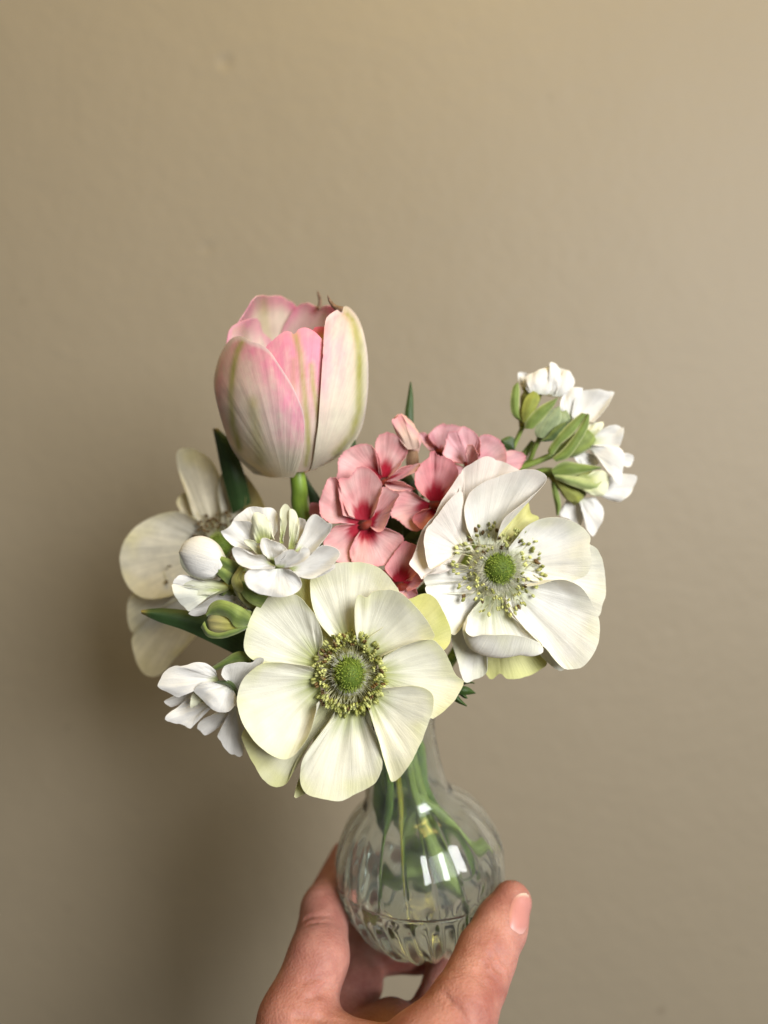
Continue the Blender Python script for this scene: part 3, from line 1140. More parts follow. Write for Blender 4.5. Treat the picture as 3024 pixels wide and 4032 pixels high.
# upper hooded petal
Pr(((560, 740), (720, 740)), [(500, 620), (478, 480), (505, 370), (560, 310), (640, 262), (780, 208), (950, 168), (1050, 184), (1106, 236), (1062, 312), (985, 380), (870, 470), (780, 545), (740, 640)], b=4.5, e=-3.5, dome=2.6, fold=0.10, ff=6, col=anem_col(body=(0.86, 0.83, 0.75), base=(0.70, 0.72, 0.55), rim=(0.84, 0.74, 0.66), rimw=0.35))
# right petals
Pr(((820, 800), (880, 960)), [(815, 770), (880, 685), (945, 608), (1045, 550), (1150, 528), (1250, 550), (1350, 592), (1420, 650), (1442, 700), (1430, 745), (1440, 860), (1400, 980), (1200, 1030), (1000, 1020)], b=4.5, e=1.5, dome=1.0, fold=0.14, ff=8)
Pr(((860, 1010), (790, 1110)), [(960, 1060), (1080, 1040), (1200, 1008), (1340, 1045), (1420, 1130), (1490, 1270), (1503, 1400), (1472, 1540), (1400, 1652), (1320, 1688), (1230, 1682), (1110, 1550), (1000, 1440), (880, 1310), (800, 1190)], b=4.5, e=-0.5, dome=1.2, fold=0.12, ff=7, ruf=0.7)
# bottom petal with its rim rolled up towards the eye
Pr(((610, 1090), (760, 1110)), [(500, 1330, -2), (490, 1400, -6), (540, 1440, -7.5), (620, 1425, -8), (720, 1428, -8), (810, 1425, -8), (920, 1440, -7.5), (1010, 1470, -6.5), (1076, 1512, -3), (1000, 1420, 0), (840, 1290, 1)], b=4.5, dome=0.3, ruf=0.25, jit=2, nv=26,
   rings=[(2.0, [(540, 1240), (500, 1310), (500, 1400), (540, 1440), (620, 1460), (700, 1470), (780, 1465), (860, 1460), (920, 1440), (900, 1370), (800, 1220)]),
          (-3.5, [(505, 1290, 0), (466, 1370), (480, 1450), (535, 1535), (640, 1588), (780, 1602), (900, 1582), (1000, 1590), (1068, 1545), (1000, 1440, 0), (830, 1270, 1)])])
anemone_heart(ra, C4.P(735, 925, d + 0.0035), (0.10, -1, 0.10), 5.8, 6.0, (7.2, 16.5), 118, 5.4, [S_ly, S_lp, S_lp, S_lp, S_ly, S_lp, S_b], seed=11, spread=0.35, whl=5.0, white=800, hairs=620, lean=(0.5, 1.3), disc=11.0, disc_mat=M_disc_w)
tube('stem', ra, [C4.P(735, 930, d + 0.006), C4.P(700, 980, d + 0.016), W(1800, 2560, .285), in_vase(0, 9, 62), in_vase(30, 8, 36), in_vase(-170, 16, -12)], [.0032, .0023, .0022, .0022, .0022, .0021], M_green, col=STEM_L)
# feathery leaf under it
CL = Crop(1640, 2600, 320)
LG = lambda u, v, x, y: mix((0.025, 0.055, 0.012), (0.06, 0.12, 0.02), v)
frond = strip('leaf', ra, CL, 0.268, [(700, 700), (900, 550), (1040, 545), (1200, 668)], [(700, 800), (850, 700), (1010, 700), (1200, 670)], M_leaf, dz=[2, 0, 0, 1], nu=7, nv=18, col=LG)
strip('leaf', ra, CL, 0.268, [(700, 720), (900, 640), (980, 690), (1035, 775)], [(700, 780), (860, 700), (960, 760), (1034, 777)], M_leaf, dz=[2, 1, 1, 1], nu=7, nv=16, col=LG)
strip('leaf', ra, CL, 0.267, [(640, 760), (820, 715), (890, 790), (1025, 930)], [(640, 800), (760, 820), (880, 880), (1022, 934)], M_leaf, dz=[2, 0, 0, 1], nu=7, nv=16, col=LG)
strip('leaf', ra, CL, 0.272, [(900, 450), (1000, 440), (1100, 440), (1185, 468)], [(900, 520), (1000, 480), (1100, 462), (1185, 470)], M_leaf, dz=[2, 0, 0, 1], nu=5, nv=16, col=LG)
tube('leaf_stalk', ra, [CL.P(800, 720, .269), CL.P(620, 740, .273), CL.P(300, 600, .279), W(1790, 2580, .284)], [.0006, .0008, .0010, .0013], M_green, seg=8, col=STEM_D)

# ------------------------------------------------------------------ rear left anemone
C6 = Crop(440, 1720, 900)
d = 0.305
ba = thing('anemone', C6.P(770, 790, d + 0.005), 'faded beige anemone with dark brown stamens, behind the white buds', 'anemone', None)
Pb = lambda *a_, **k: petal(ba, C6, d, *a_, **{'mat': M_anem_thin, 'col': AC_back, 'b': 4, 'pleat': 0.15, **k})
Pb((720, 760), [(560, 640), (500, 540), (470, 470), (520, 410), (620, 400), (720, 480), (760, 640)], b=6, e=8)
Pb(((700, 760), (800, 740)), [(610, 640), (545, 420), (492, 270), (470, 150), (482, 98), (535, 82), (620, 100), (720, 168), (782, 280), (822, 400), (858, 560)], e=2, dome=1.0, fold=0.22, ff=5)
Pb(((790, 760), (900, 800)), [(800, 560), (770, 400), (792, 275), (870, 240), (950, 258), (1000, 312), (1045, 400), (1100, 492), (1060, 600), (980, 720)], e=0, dome=1.4, fold=0.12, ff=5)
Pb(((900, 760), (930, 800)), [(960, 600), (970, 480), (990, 320), (1040, 370), (1104, 490), (1130, 620), (1060, 720)], e=-2, dome=1.0, col=anem_col(body=(0.62, 0.52, 0.22), base=(0.6, 0.5, 0.3), rim=(0.6, 0.48, 0.16)))
Pb(((700, 720), (680, 900)), [(620, 600), (500, 545), (370, 556), (220, 620), (112, 720), (60, 850), (78, 1000), (140, 1112), (240, 1172), (400, 1162), (540, 1100), (640, 980)], e=-1, dome=1.2, fold=0.16, ff=7)
Pb(((700, 880), (760, 940)), [(420, 1080), (200, 1110), (128, 1170), (112, 1300), (136, 1400), (190, 1432), (330, 1400), (520, 1250), (680, 1040)], e=5, b=6, dome=0.6, fold=0.12)
Pb(((740, 900), (840, 940)), [(520, 1160), (280, 1300), (160, 1430), (150, 1520), (188, 1650), (240, 1722), (312, 1742), (385, 1700), (470, 1600), (600, 1460), (760, 1260), (850, 1080)], e=2.5, b=5, dome=0.6, fold=0.20, ff=6, ruf=0.8)
anemone_heart(ba, C6.P(790, 790, d + 0.002), (-0.10, -1, 0.05), 5.0, 5.0, (6.5, 13.5), 120, 4.5, [S_b], seed=21, spread=0.3, white=60, hairs=300, whl=2)
for (x, y) in ((412, 940), (392, 1036), (640, 602), (622, 620), (716, 640), (760, 650), (820, 632)):      # loose pollen-bearing anthers
    o = bpy.data.objects.new('stamen', S_b)
    COL.objects.link(o)
    o.parent = ba
    o.matrix_local = Matrix.Translation(C6.P(x, y, d + 0.0005) - root_loc(ba)) @ Vector((0.5, -0.6, random.uniform(-1, 1))).to_track_quat('Z', 'Y').to_matrix().to_4x4() @ Matrix.Translation((0, 0, -0.004))
tube('stem', ba, [C6.P(800, 800, d + 0.004), C6.P(880, 900, d + 0.012), W(1250, 2650, .312), in_vase(150, 9, 62), in_vase(120, 7, 36), in_vase(60, 15, -14)], [.0030, .0022, .0021, .0021, .0021, .0020], M_green, col=STEM_D)

# ------------------------------------------------------------------ tulip
C1 = Crop(780, 1100, 760)
d = 0.284
tu = thing('tulip', C1.P(850, 1680, d), 'pale pink and cream tulip with green streaks, tallest bloom of the bunch', 'tulip', None)
TW = [(60, 250), (150, 330), (240, 440), (500, 610), (700, 650), (930, 664), (1100, 650), (1280, 590), (1400, 520), (1500, 430), (1600, 300), (1680, 170), (1720, 60), (1760, 20)]
TX = [(60, 820), (240, 850), (500, 845), (930, 802), (1280, 795), (1500, 780), (1600, 760), (1720, 740)]
MMT = 0.4581 * K * d * 1000.0


def smooth_tab(tab):
    ys = np.arange(-60, 1860, 4.0)
    v = np.interp(ys, [a_[0] for a_ in tab], [a_[1] for a_ in tab])
    k = np.exp(-np.linspace(-2.2, 2.2, 61) ** 2)
    k /= k.sum()
    return ys, np.convolve(np.pad(v, 30, mode='edge'), k, mode='valid')


TWy, TWv = smooth_tab(TW)
TXy, TXv = smooth_tab(TX)


def tdepth(side, lay):
    def f(x, y, u, v):
        w = np.interp(y, TWy, TWv) * lay
        cx = np.interp(y, TXy, TXv)
        q = w * w - (x - cx) ** 2
        z = math.sqrt(q) if q > 0 else -0.35 * math.sqrt(-q)
        return side * z * MMT * 0.96
    return f


def pline(x, y, line):
    best = 1e9
    for (x0, y0), (x1, y1) in zip(line[:-1], line[1:]):
        dx, dy = x1 - x0, y1 - y0
        t = max(0, min(1, ((x - x0) * dx + (y - y0) * dy) / (dx * dx + dy * dy)))
        best = min(best, math.hypot(x - x0 - t * dx, y - y0 - t * dy))
    return best


PINK = (0.84, 0.33, 0.45)
TCREAM = (0.85, 0.79, 0.62)
TGREEN = (0.42, 0.41, 0.06)


def tulip_col(lines, pinkf, rimp=0.0):
    def f(u, v, x, y):
        n = 0.5 * nz3(x * 2.5, y, 0.006, 2) + 0.35 * nz3(x * 3, y, 0.02, 5)
        p = pinkf(x, y, u, v)
        c = mix(TCREAM, PINK, p * (0.75 + 0.6 * n) + 0.06 * n)
        for ln, w, st in lines:
            dd = pline(x, y, ln)
            c = mix(c, TGREEN, st * math.exp(-(dd / w) ** 2) * (0.8 + 0.5 * n))
        return mix(c, (0.86, 0.74, 0.72), rimp * sst(0.955, 0.99, v))
    return f


def pf1(x, y, u, v):
    edge = sst(0.72, 1.0, v) * sst(1650, 1150, y)
    rightedge = math.exp(-(pline(x, y, [(430, 530), (620, 640), (790, 900), (860, 1150), (850, 1330)]) / 230) ** 2)
    left = sst(420, 150, x) * sst(1350, 700, y)
    return max(0.85 * rightedge * sst(1650, 1200, y), 0.7 * left, 0.3 * edge) + 0.28 * sst(1600, 800, y)


def pf2(x, y, u, v):
    return 0.22 + sst(1450, 620, y) * 1.1


def pf3(x, y, u, v):
    return sst(1250, 600, y) * 0.62 * sst(1420, 1200, x) + 0.30 * math.exp(-((x - 1080) / 60) ** 2) * sst(1500, 1000, y)


def pfb(x, y, u, v):
    return 0.25 + 0.75 * sst(0.85, 1.0, v)


Pt = lambda base, out, side, lay, **k: petal(tu, C1, d, base, out, M_tulip, b=0, e=0, dome=0, ruf=k.pop('ruf', 0.15), nz=0.35, nu=k.pop('nu', 90), nv=k.pop('nv', 46), th=0.35, pleat=0.10, ff=14, dfun=tdepth(side, lay), jit=k.pop('jit', 3), **k)
# rear petals (inner faces show)
Pt(((700, 1690), (800, 1690)), [(360, 1500), (200, 1150), (180, 850), (230, 600), (300, 450), (360, 350), (430, 240), (480, 160), (540, 136), (620, 148), (700, 142), (770, 180), (850, 245), (900, 500), (900, 900), (900, 1300), (860, 1600)], 1, 0.93, ruf=0.9, nu=60, nv=34,
   col=tulip_col([([(560, 180), (560, 330), (590, 500), (680, 1000)], 45, 0.55)], lambda x, y, u, v: 0.20 + 0.9 * sst(0.90, 1.0, v)))
Pt(((780, 1690), (880, 1690)), [(640, 1500), (640, 1000), (680, 600), (740, 400), (830, 255), (900, 208), (960, 205), (1030, 245), (1120, 224), (1200, 262), (1330, 420), (1410, 700), (1420, 1000), (1340, 1300), (1150, 1520), (950, 1640)], 1, 0.90, ruf=0.6, nu=60, nv=34,
   col=tulip_col([([(1060, 250), (1100, 350), (1120, 800)], 26, 0.5)], lambda x, y, u, v: 0.45 + 0.6 * sst(0.88, 1.0, v)))
Pt(((660, 1680), (740, 1690)), [(420, 1560), (250, 1250), (180, 950), (200, 700), (240, 560), (265, 440), (320, 384), (430, 345), (505, 334), (535, 380), (550, 450), (640, 540), (720, 800), (740, 1200), (740, 1500)], 1, 0.80, ruf=0.6, nu=60, nv=34,
   col=tulip_col([([(310, 450), (380, 420), (450, 700)], 30, 0.4)], lambda x, y, u, v: 0.35 + 0.75 * sst(0.85, 1.0, v)))
# inner crimson rim glimpsed between
Pt(((860, 1500), (960, 1500)), [(880, 1100), (940, 600), (985, 432), (1030, 408), (1085, 410), (1130, 440), (1150, 700), (1100, 1100), (1000, 1400)], -1, 0.55, nu=40, nv=24,
   col=lambda u, v, x, y: mix((0.70, 0.45, 0.22), (0.74, 0.14, 0.22), sst(0.90, 0.98, v)))
# middle front petal, creased
Pt(((800, 1660), (1000, 1640)), [(700, 1560), (600, 1200), (560, 800), (578, 600), (640, 530), (720, 462), (785, 448), (828, 476), (868, 430), (930, 418), (1010, 460), (1085, 545), (1150, 700), (1180, 1000), (1170, 1300), (1090, 1560)], -1, 0.94, fold=0.0,
   col=tulip_col([([(835, 480), (880, 640), (905, 900), (935, 1200), (950, 1450), (925, 1590)], 26, 0.85), ([(975, 740), (985, 900), (1030, 1150), (1050, 1400), (1050, 1540)], 24, 0.9), ([(820, 700), (820, 950)], 30, 0.35)], pf2))
# front left petal
Pt(((620, 1700), (820, 1700)), [(480, 1672), (360, 1552), (268, 1400), (188, 1150), (140, 930), (158, 760), (218, 600), (290, 510), (370, 488), (412, 512), (450, 535), (540, 562), (620, 622), (700, 740), (790, 880), (860, 1020), (905, 1150), (916, 1280), (896, 1480), (850, 1650)], -1, 1.005,
   col=tulip_col([([(400, 500), (340, 620), (300, 800), (285, 1000), (300, 1250), (360, 1450)], 30, 0.95), ([(470, 1050), (500, 1300), (540, 1550)], 55, 0.55)], pf1, 0.85))
# front right petal
Pt(((960, 1640), (1090, 1590)), [(1060, 1500), (1055, 1150), (1072, 950), (1086, 800), (1090, 500), (1096, 350), (1150, 290), (1230, 246), (1290, 238), (1380, 350), (1440, 560), (1461, 800), (1446, 1050), (1400, 1280), (1300, 1450), (1190, 1540)], -1, 1.005,
   col=tulip_col([([(1250, 240), (1330, 360), (1380, 560), (1385, 900), (1375, 1150), (1310, 1350), (1180, 1500)], 36, 1.0)], pf3, 0.6))
tube('petal_tip', tu, [C1.P(1040, 260, d + .012), C1.P(1048, 190, d + .012), C1.P(1035, 130, d + .011), C1.P(1022, 98, d + .010)], [.0009, .0007, .0005, .0001], M_tipb, seg=8)
tube('petal_tip', tu, [C1.P(1240, 262, d - .012), C1.P(1180, 240, d - .012), C1.P(1135, 190, d - .012), C1.P(1112, 134, d - .013)], [.0012, .0009, .0006, .0001], M_tipb, seg=8)
tube('stem', tu, [C1.P(850, 1640, d), C1.P(870, 1800, d + .001), C1.P(905, 2050, d + .004), W(1330, 2350, .292), in_vase(170, 3, 64), in_vase(165, 4, 36), in_vase(120, 10, -20)], [.0029, .0032, .0033, .0033, .0033, .0033, .0032], M_green, seg=16, col=green_col((0.10, 0.19, 0.02), (0.22, 0.34, 0.04)))
strip('leaf', tu, DISP, 0.2915, [(850, 1500), (856, 1610), (866, 1690), (885, 1752)], [(900, 1500), (912, 1610), (922, 1690), (918, 1752)], M_leaf, dz=[0, 0, 0, 1], bow=1.5, nv=24, col=green_col((0.15, 0.27, 0.04), (0.26, 0.40, 0.09)))
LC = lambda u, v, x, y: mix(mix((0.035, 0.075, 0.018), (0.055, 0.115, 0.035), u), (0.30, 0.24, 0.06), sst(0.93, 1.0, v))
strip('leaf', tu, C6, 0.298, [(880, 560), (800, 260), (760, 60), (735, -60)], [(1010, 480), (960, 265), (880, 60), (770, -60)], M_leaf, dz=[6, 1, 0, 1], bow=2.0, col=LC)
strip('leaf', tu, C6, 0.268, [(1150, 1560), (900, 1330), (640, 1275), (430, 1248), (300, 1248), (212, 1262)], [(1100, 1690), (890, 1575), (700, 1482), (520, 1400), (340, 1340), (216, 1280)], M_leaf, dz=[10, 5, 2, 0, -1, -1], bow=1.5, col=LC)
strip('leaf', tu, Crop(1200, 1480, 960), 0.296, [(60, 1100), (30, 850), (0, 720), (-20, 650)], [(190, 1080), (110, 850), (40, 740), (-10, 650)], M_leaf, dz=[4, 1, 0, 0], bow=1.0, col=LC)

# ------------------------------------------------------------------ pink cluster
C2 = Crop(1200, 1480, 960)
d = 0.277
ph = thing('phlox_cluster', W(1560, 2200, .300), 'cluster of pink five-petalled flowers with crimson eyes, beside the tulip', 'flower cluster', None)


def floret(parent, C, x, y, dd, back, name='floret', r=(.0009, .0030), col=None, mat=None):
    """throat tube of a small bloom: the part that carries its petals"""
    p = C.P(x, y, dd + .0022)
    return tube(name, parent, [p, p + Vector(back) * 0.4, p + Vector(back)], [r[1], r[0], r[0]], mat or M_phlox, seg=10, sub=4, col=col or (lambda u, v, x, y: mix((0.26, 0.03, 0.015), (0.25, 0.22, 0.08), sst(.3, 1, v))))


def Pp(f, base, out, dd, **k):
    return petal(f, C2, dd, base, out, M_phlox, **{'b': 2.4, 'e': 0.0, 'col': PC, 'nu': 64, 'nv': 16, 'dome': 0.5, 'ruf': 0.5, 'rf': 2, 'jit': 5, 'jag': 2.0, 'fold': 0.07, 'ff': 5, 'th': 0.15, **k})


# rear bloom
f5 = floret(ph, C2, 930, 500, d + .010, (-.004, .006, -.012))
Pp(f5, (920, 500), [(880, 470), (840, 410), (870, 370), (940, 328), (1070, 348), (1060, 400), (1000, 470)], d + .010, e=-1, col=PC_l)
Pp(f5, (920, 510), [(900, 480), (840, 400), (780, 388), (800, 450), (850, 510)], d + .010, e=0, col=PC_l)
# top right bloom
f4 = floret(ph, C2, 1130, 590, d + .002, (-.003, .008, -.014))
Pp(f4, ((1090, 600), (1150, 600)), [(1020, 590), (944, 545), (955, 470), (982, 382), (1040, 375), (1080, 348), (1150, 378), (1192, 440), (1195, 540)], d + .002, e=-2, col=PC_l)
Pp(f4, ((1140, 610), (1190, 600)), [(1170, 500), (1185, 420), (1250, 398), (1345, 455), (1374, 570), (1320, 640), (1250, 650)], d + .002, e=-1, col=PC_l)
Pp(f4, (1170, 610), [(1300, 580), (1380, 515), (1440, 515), (1504, 540), (1480, 605), (1425, 660), (1300, 660)], d + .003, e=1, col=PC_l)
Pp(f4, (1110, 610), [(1095, 540), (1105, 478), (1140, 470), (1175, 520), (1182, 570)], d + .001, e=-4, col=phlox_col(body=(.78, .42, .40), pale=(.82, .55, .50), w=.05))
Pp(f4, (1120, 640), [(1010, 590), (1000, 640), (1030, 720), (1120, 760), (1200, 700)], d + .003, e=1, col=PC_l)
# upper left bloom
f1 = floret(ph, C2, 538, 705, d - .001, (.004, .008, -.012))
Pp(f1, ((510, 690), (560, 690)), [(500, 600), (478, 500), (490, 430), (540, 392), (600, 390), (680, 440), (697, 520), (650, 610), (590, 680)], d - .001, e=-1.5)
Pp(f1, ((500, 720), (525, 690)), [(400, 730), (240, 700), (214, 700), (225, 640), (240, 545), (330, 478), (440, 468), (500, 540), (520, 640)], d - .001, e=-0.5, col=PC)
Pp(f1, (550, 708), [(590, 680), (650, 628), (720, 608), (794, 594), (770, 640), (690, 685), (610, 716)], d - .001, e=-3, nu=28)
Pp(f1, (540, 722), [(560, 715), (640, 715), (752, 768), (700, 780), (610, 784), (550, 750)], d - .001, e=-3, nu=28)
Pp(f1, (515, 725), [(420, 700), (330, 720), (330, 800), (430, 830), (520, 790)], d, e=1)
# middle bloom
f3 = floret(ph, C2, 895, 870, d - .004, (.001, .010, -.010))
Pp(f3, ((850, 850), (920, 850)), [(800, 810), (752, 745), (750, 670), (800, 590), (845, 555), (850, 525), (882, 510), (905, 540), (950, 548), (1005, 580), (1045, 660), (1010, 780), (950, 840)], d - .004, e=-2.0, col=PC2, dome=1.0)
Pp(f3, ((860, 870), (850, 900)), [(790, 830), (700, 778), (632, 790), (600, 900), (578, 948), (640, 985), (700, 1040), (780, 1052), (820, 980)], d - .004, e=0.5, col=PC)
Pp(f3, ((870, 900), (910, 910)), [(800, 910), (745, 950), (735, 985), (770, 1030), (830, 1050), (890, 1000), (930, 940)], d - .004, e=-2.0, col=phlox_col(body=(.80, .27, .28), pale=(.82, .36, .36), w=.34), nu=30)
Pp(f3, ((920, 860), (930, 890)), [(980, 800), (1060, 680), (1130, 640), (1180, 720), (1120, 860), (1000, 920)], d - .004, e=0)
Pp(f3, ((920, 890), (900, 910)), [(1000, 920), (1080, 960), (1060, 1050), (960, 1060), (900, 980)], d - .004, e=0)
# lower left bloom
f2 = floret(ph, C2, 405, 1000, d - .007, (.005, .011, -.009))
Pp(f2, ((370, 980), (440, 980)), [(260, 950), (238, 830), (230, 705), (300, 692), (330, 655), (372, 612), (450, 640), (525, 735), (500, 850), (470, 950)], d - .007, e=-2, dome=1.2)
Pp(f2, ((430, 980), (440, 1020)), [(490, 900), (520, 800), (540, 755), (600, 780), (642, 812), (600, 890), (545, 1030), (505, 1065), (460, 1040)], d - .007, e=-4, dome=1.5)
Pp(f2, ((440, 1020), (390, 1040)), [(540, 1030), (640, 1070), (672, 1110), (640, 1190), (540, 1290), (430, 1292), (330, 1270), (305, 1200), (340, 1110)], d - .007, e=-2, dome=-0.6)
Pp(f2, ((400, 1040), (360, 1010)), [(350, 1100), (320, 1200), (310, 1280), (220, 1270), (165, 1220), (128, 1130), (200, 1030), (300, 1008)], d - .007, e=0, dome=0.5)
Pp(f2, ((360, 1010), (370, 980)), [(250, 1000), (165, 1000), (105, 940), (98, 860), (130, 760), (165, 695), (225, 708), (258, 850), (300, 950)], d - .006, e=-2.5, dome=1.0, ruf=0.9, rf=4)
Pp(f2, (300, 900), [(120, 960), (40, 960), (30, 900), (45, 865), (120, 880)], d + .002, e=2, col=PC2, nu=24)
# lowest bloom
f6 = floret(ph, C2, 650, 1420, d - .009, (.002, .010, -.008))
Pp(f6, ((615, 1400), (690, 1400)), [(560, 1340), (545, 1300), (600, 1220), (668, 1132), (730, 1140), (792, 1180), (790, 1290), (730, 1390)], d - .009, e=-1.0, col=PC2)
Pp(f6, ((670, 1400), (680, 1430)), [(740, 1370), (795, 1325), (802, 1390), (760, 1440), (700, 1470)], d - .009, e=-1.5, col=PC2, nu=28)
Pp(f6, ((690, 1430), (640, 1440)), [(760, 1450), (760, 1500), (690, 1530), (620, 1500), (600, 1440)], d - .009, e=-2.5, col=PC_l, nu=28)
Pp(f6, ((640, 1430), (625, 1400)), [(560, 1460), (500, 1420), (500, 1330), (560, 1320)], d - .008, e=0, col=PC2, nu=28)
# furled bud
bud = tube('bud', ph, [C2.P(735, 560, d + .004), C2.P(735, 510, d + .003), C2.P(728, 450, d + .002), C2.P(690, 370, d + .001), C2.P(645, 300, d), C2.P(620, 275, d)], [.0016, .0024, .0036, .0036, .0026, .0012], M_phlox, seg=20,
           col=lambda u, v, x, y: mix(mix((.55, .38, .22), (.80, .50, .42), sst(0, .3, v)), (.80, .34, .36), sst(.55, 1, v) * 0.8 + 0.2 * math.sin(u * 12)), wob=0.25)
petal(bud, C2, d - .004, ((700, 500), (770, 500)), [(640, 430), (605, 350), (590, 295), (620, 290), (655, 262), (690, 310), (760, 380), (790, 440), (785, 480)], M_phlox, b=1, e=0.6, dome=-1.2, col=lambda u, v, x, y: mix((.82, .60, .48), (.80, .38, .40), sst(.4, 1, v)), nu=30, nv=12)
strip('calyx', bud, C2, d + .001, [(700, 640), (690, 580), (700, 510)], [(765, 640), (775, 580), (765, 510)], M_sepal, dz=[1, -1.5, -2], col=lambda u, v, x, y: (.28, .16, .08), nu=7, nv=12)
for fx, fy, fd in ((930, 500, .010), (1130, 590, .002), (538, 705, -.001), (895, 870, -.004), (405, 1000, -.007), (650, 1420, -.009), (735, 600, .004)):
    q = C2.P(fx, fy, d + fd)
    tube('stalk', ph, [q + Vector((0, .006, -.008)), q * 0.5 + W(1560, 2200, .300) * 0.5 + Vector((0, .006, 0)), W(1560, 2200, .300), W(1540, 2420, .300)], [.0008, .0009, .0012, .0014], M_green, seg=8, col=STEM_D)
tube('stem', ph, [W(1555, 2150, .300), W(1540, 2420, .300), in_vase(70, 8, 62), in_vase(60, 7, 36), in_vase(-20, 12, -22)], [.0016, .0019, .0019, .0019, .0019], M_green, col=STEM_D)
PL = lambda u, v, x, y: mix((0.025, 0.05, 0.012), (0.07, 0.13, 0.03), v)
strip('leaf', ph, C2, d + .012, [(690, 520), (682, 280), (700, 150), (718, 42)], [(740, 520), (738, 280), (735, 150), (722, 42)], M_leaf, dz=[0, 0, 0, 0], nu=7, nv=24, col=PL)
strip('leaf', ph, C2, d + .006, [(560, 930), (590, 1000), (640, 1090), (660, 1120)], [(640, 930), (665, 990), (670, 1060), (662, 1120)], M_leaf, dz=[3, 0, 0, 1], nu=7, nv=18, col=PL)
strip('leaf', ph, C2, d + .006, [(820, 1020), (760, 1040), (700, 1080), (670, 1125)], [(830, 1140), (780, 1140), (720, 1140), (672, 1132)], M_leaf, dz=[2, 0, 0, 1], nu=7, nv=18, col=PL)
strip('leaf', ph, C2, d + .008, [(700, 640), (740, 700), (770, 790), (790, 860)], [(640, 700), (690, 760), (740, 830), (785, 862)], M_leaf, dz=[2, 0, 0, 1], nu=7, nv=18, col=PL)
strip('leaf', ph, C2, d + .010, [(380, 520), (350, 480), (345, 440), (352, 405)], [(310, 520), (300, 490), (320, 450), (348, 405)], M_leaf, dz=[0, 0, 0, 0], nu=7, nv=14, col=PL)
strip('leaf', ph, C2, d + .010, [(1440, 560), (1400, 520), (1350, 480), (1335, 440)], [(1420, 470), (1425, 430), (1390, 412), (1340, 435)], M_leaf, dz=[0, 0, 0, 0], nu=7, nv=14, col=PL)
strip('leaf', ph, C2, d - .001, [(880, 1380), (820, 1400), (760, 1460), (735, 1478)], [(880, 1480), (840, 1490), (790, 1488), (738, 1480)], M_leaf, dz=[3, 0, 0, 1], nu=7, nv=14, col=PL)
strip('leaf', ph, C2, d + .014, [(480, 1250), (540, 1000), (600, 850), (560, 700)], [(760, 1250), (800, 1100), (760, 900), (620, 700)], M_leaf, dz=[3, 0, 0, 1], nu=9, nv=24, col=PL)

# ------------------------------------------------------------------ white stock, left
sl = thing('stock_sprig', W(1150, 2560, .285), 'white stock sprig with a frilly open bloom and buds, under the tulip', 'stock', None)
GS = green_col((0.12, 0.18, 0.03), (0.29, 0.36, 0.08))
GSd = green_col((0.05, 0.09, 0.015), (0.14, 0.20, 0.04))
GSy = green_col((0.30, 0.30, 0.07), (0.48, 0.46, 0.14))


def calyx(parent, pts, radii, name='floret', col=GS):
    return tube(name, parent, pts, radii, M_sepal, seg=14, sub=5, col=col, wob=0.25)


C9 = Crop(780, 1900, 620)
d = 0.246
# big open double bloom, petals traced from back to front
s1 = calyx(sl, [C9.P(820, 800, d + .002), C9.P(800, 880, d + .007), C9.P(740, 1000, d + .014), W(1100, 2420, d + .024)], [.0012, .0024, .0020, .0011])


def Ps(base, out, **k):
    k2 = {'b': 2, 'e': 0, 'col': SC, 'nu': 34, 'nv': 14, 'dome': 0.8, 'ruf': 0.45, 'rf': 3, 'nz': 0.9, 'th': 0.13, 'jit': 9, 'pleat': 0.17, 'ff': 4, **k}
    par = k2.pop('par', s1)
    C = k2.pop('C', C9)
    dd = k2.pop('dd', d)
    return petal(par, C, dd, base, out, M_stock, **k2)


Ps(((620, 640), (760, 640)), [(480, 600), (400, 480), (365, 408), (430, 330), (520, 268), (600, 248), (680, 262), (770, 262), (830, 330), (840, 500)], e=4, b=3)
Ps(((560, 720), (660, 700)), [(460, 720), (360, 660), (290, 590), (238, 510), (270, 505), (340, 448), (370, 405), (470, 402), (560, 420), (600, 560)], e=1, b=2.5, dome=1.4)
Ps(((1030, 640), (1060, 640)), [(1060, 520), (1050, 385), (1100, 378), (1145, 420), (1110, 520), (1080, 620)], e=4, b=3, nu=24)
Ps(((620, 640), (780, 600)), [(580, 560), (562, 440), (572, 350), (600, 314), (650, 322), (720, 370), (772, 450), (780, 530), (806, 600)], e=0, b=1, dome=-1.6, col=SC_g)
Ps(((860, 640), (900, 640)), [(856, 560), (878, 400), (860, 360), (870, 275), (915, 224), (965, 262), (970, 310), (920, 350), (905, 500), (890, 600)], e=1, b=2, dome=-0.6, col=SC_g)
Ps(((950, 700), (1010, 700)), [(960, 600), (985, 520), (955, 420), (955, 320), (980, 276), (1030, 310), (1064, 420), (1062, 540), (1040, 640)], e=-0.5, b=1.5, dome=-1.0, col=SC_g)
Ps(((1020, 720), (1100, 740)), [(1050, 640), (1110, 520), (1150, 410), (1215, 332), (1290, 366), (1360, 425), (1412, 430), (1400, 500), (1340, 590), (1230, 720), (1160, 790)], e=-2, b=2, dome=1.6, curl=-0.5)
Ps(((960, 900), (1000, 930)), [(1080, 820), (1200, 740), (1300, 668), (1400, 666), (1480, 710), (1496, 770), (1450, 840), (1400, 900), (1300, 965), (1200, 1012), (1090, 1000), (1010, 960)], e=-2.5, b=2, dome=1.0)
Ps(((1010, 930), (1030, 950)), [(1150, 980), (1280, 960), (1400, 880), (1440, 870), (1440, 900), (1330, 970), (1200, 1012), (1090, 1000)], e=-0.5, b=3, nu=24)
Ps(((740, 830), (820, 880)), [(680, 760), (560, 760), (470, 700), (420, 676), (365, 690), (362, 740), (400, 830), (470, 880), (560, 910), (700, 915), (800, 905)], e=-2.5, b=1.5, dome=0.7, ruf=0.8, rf=3)
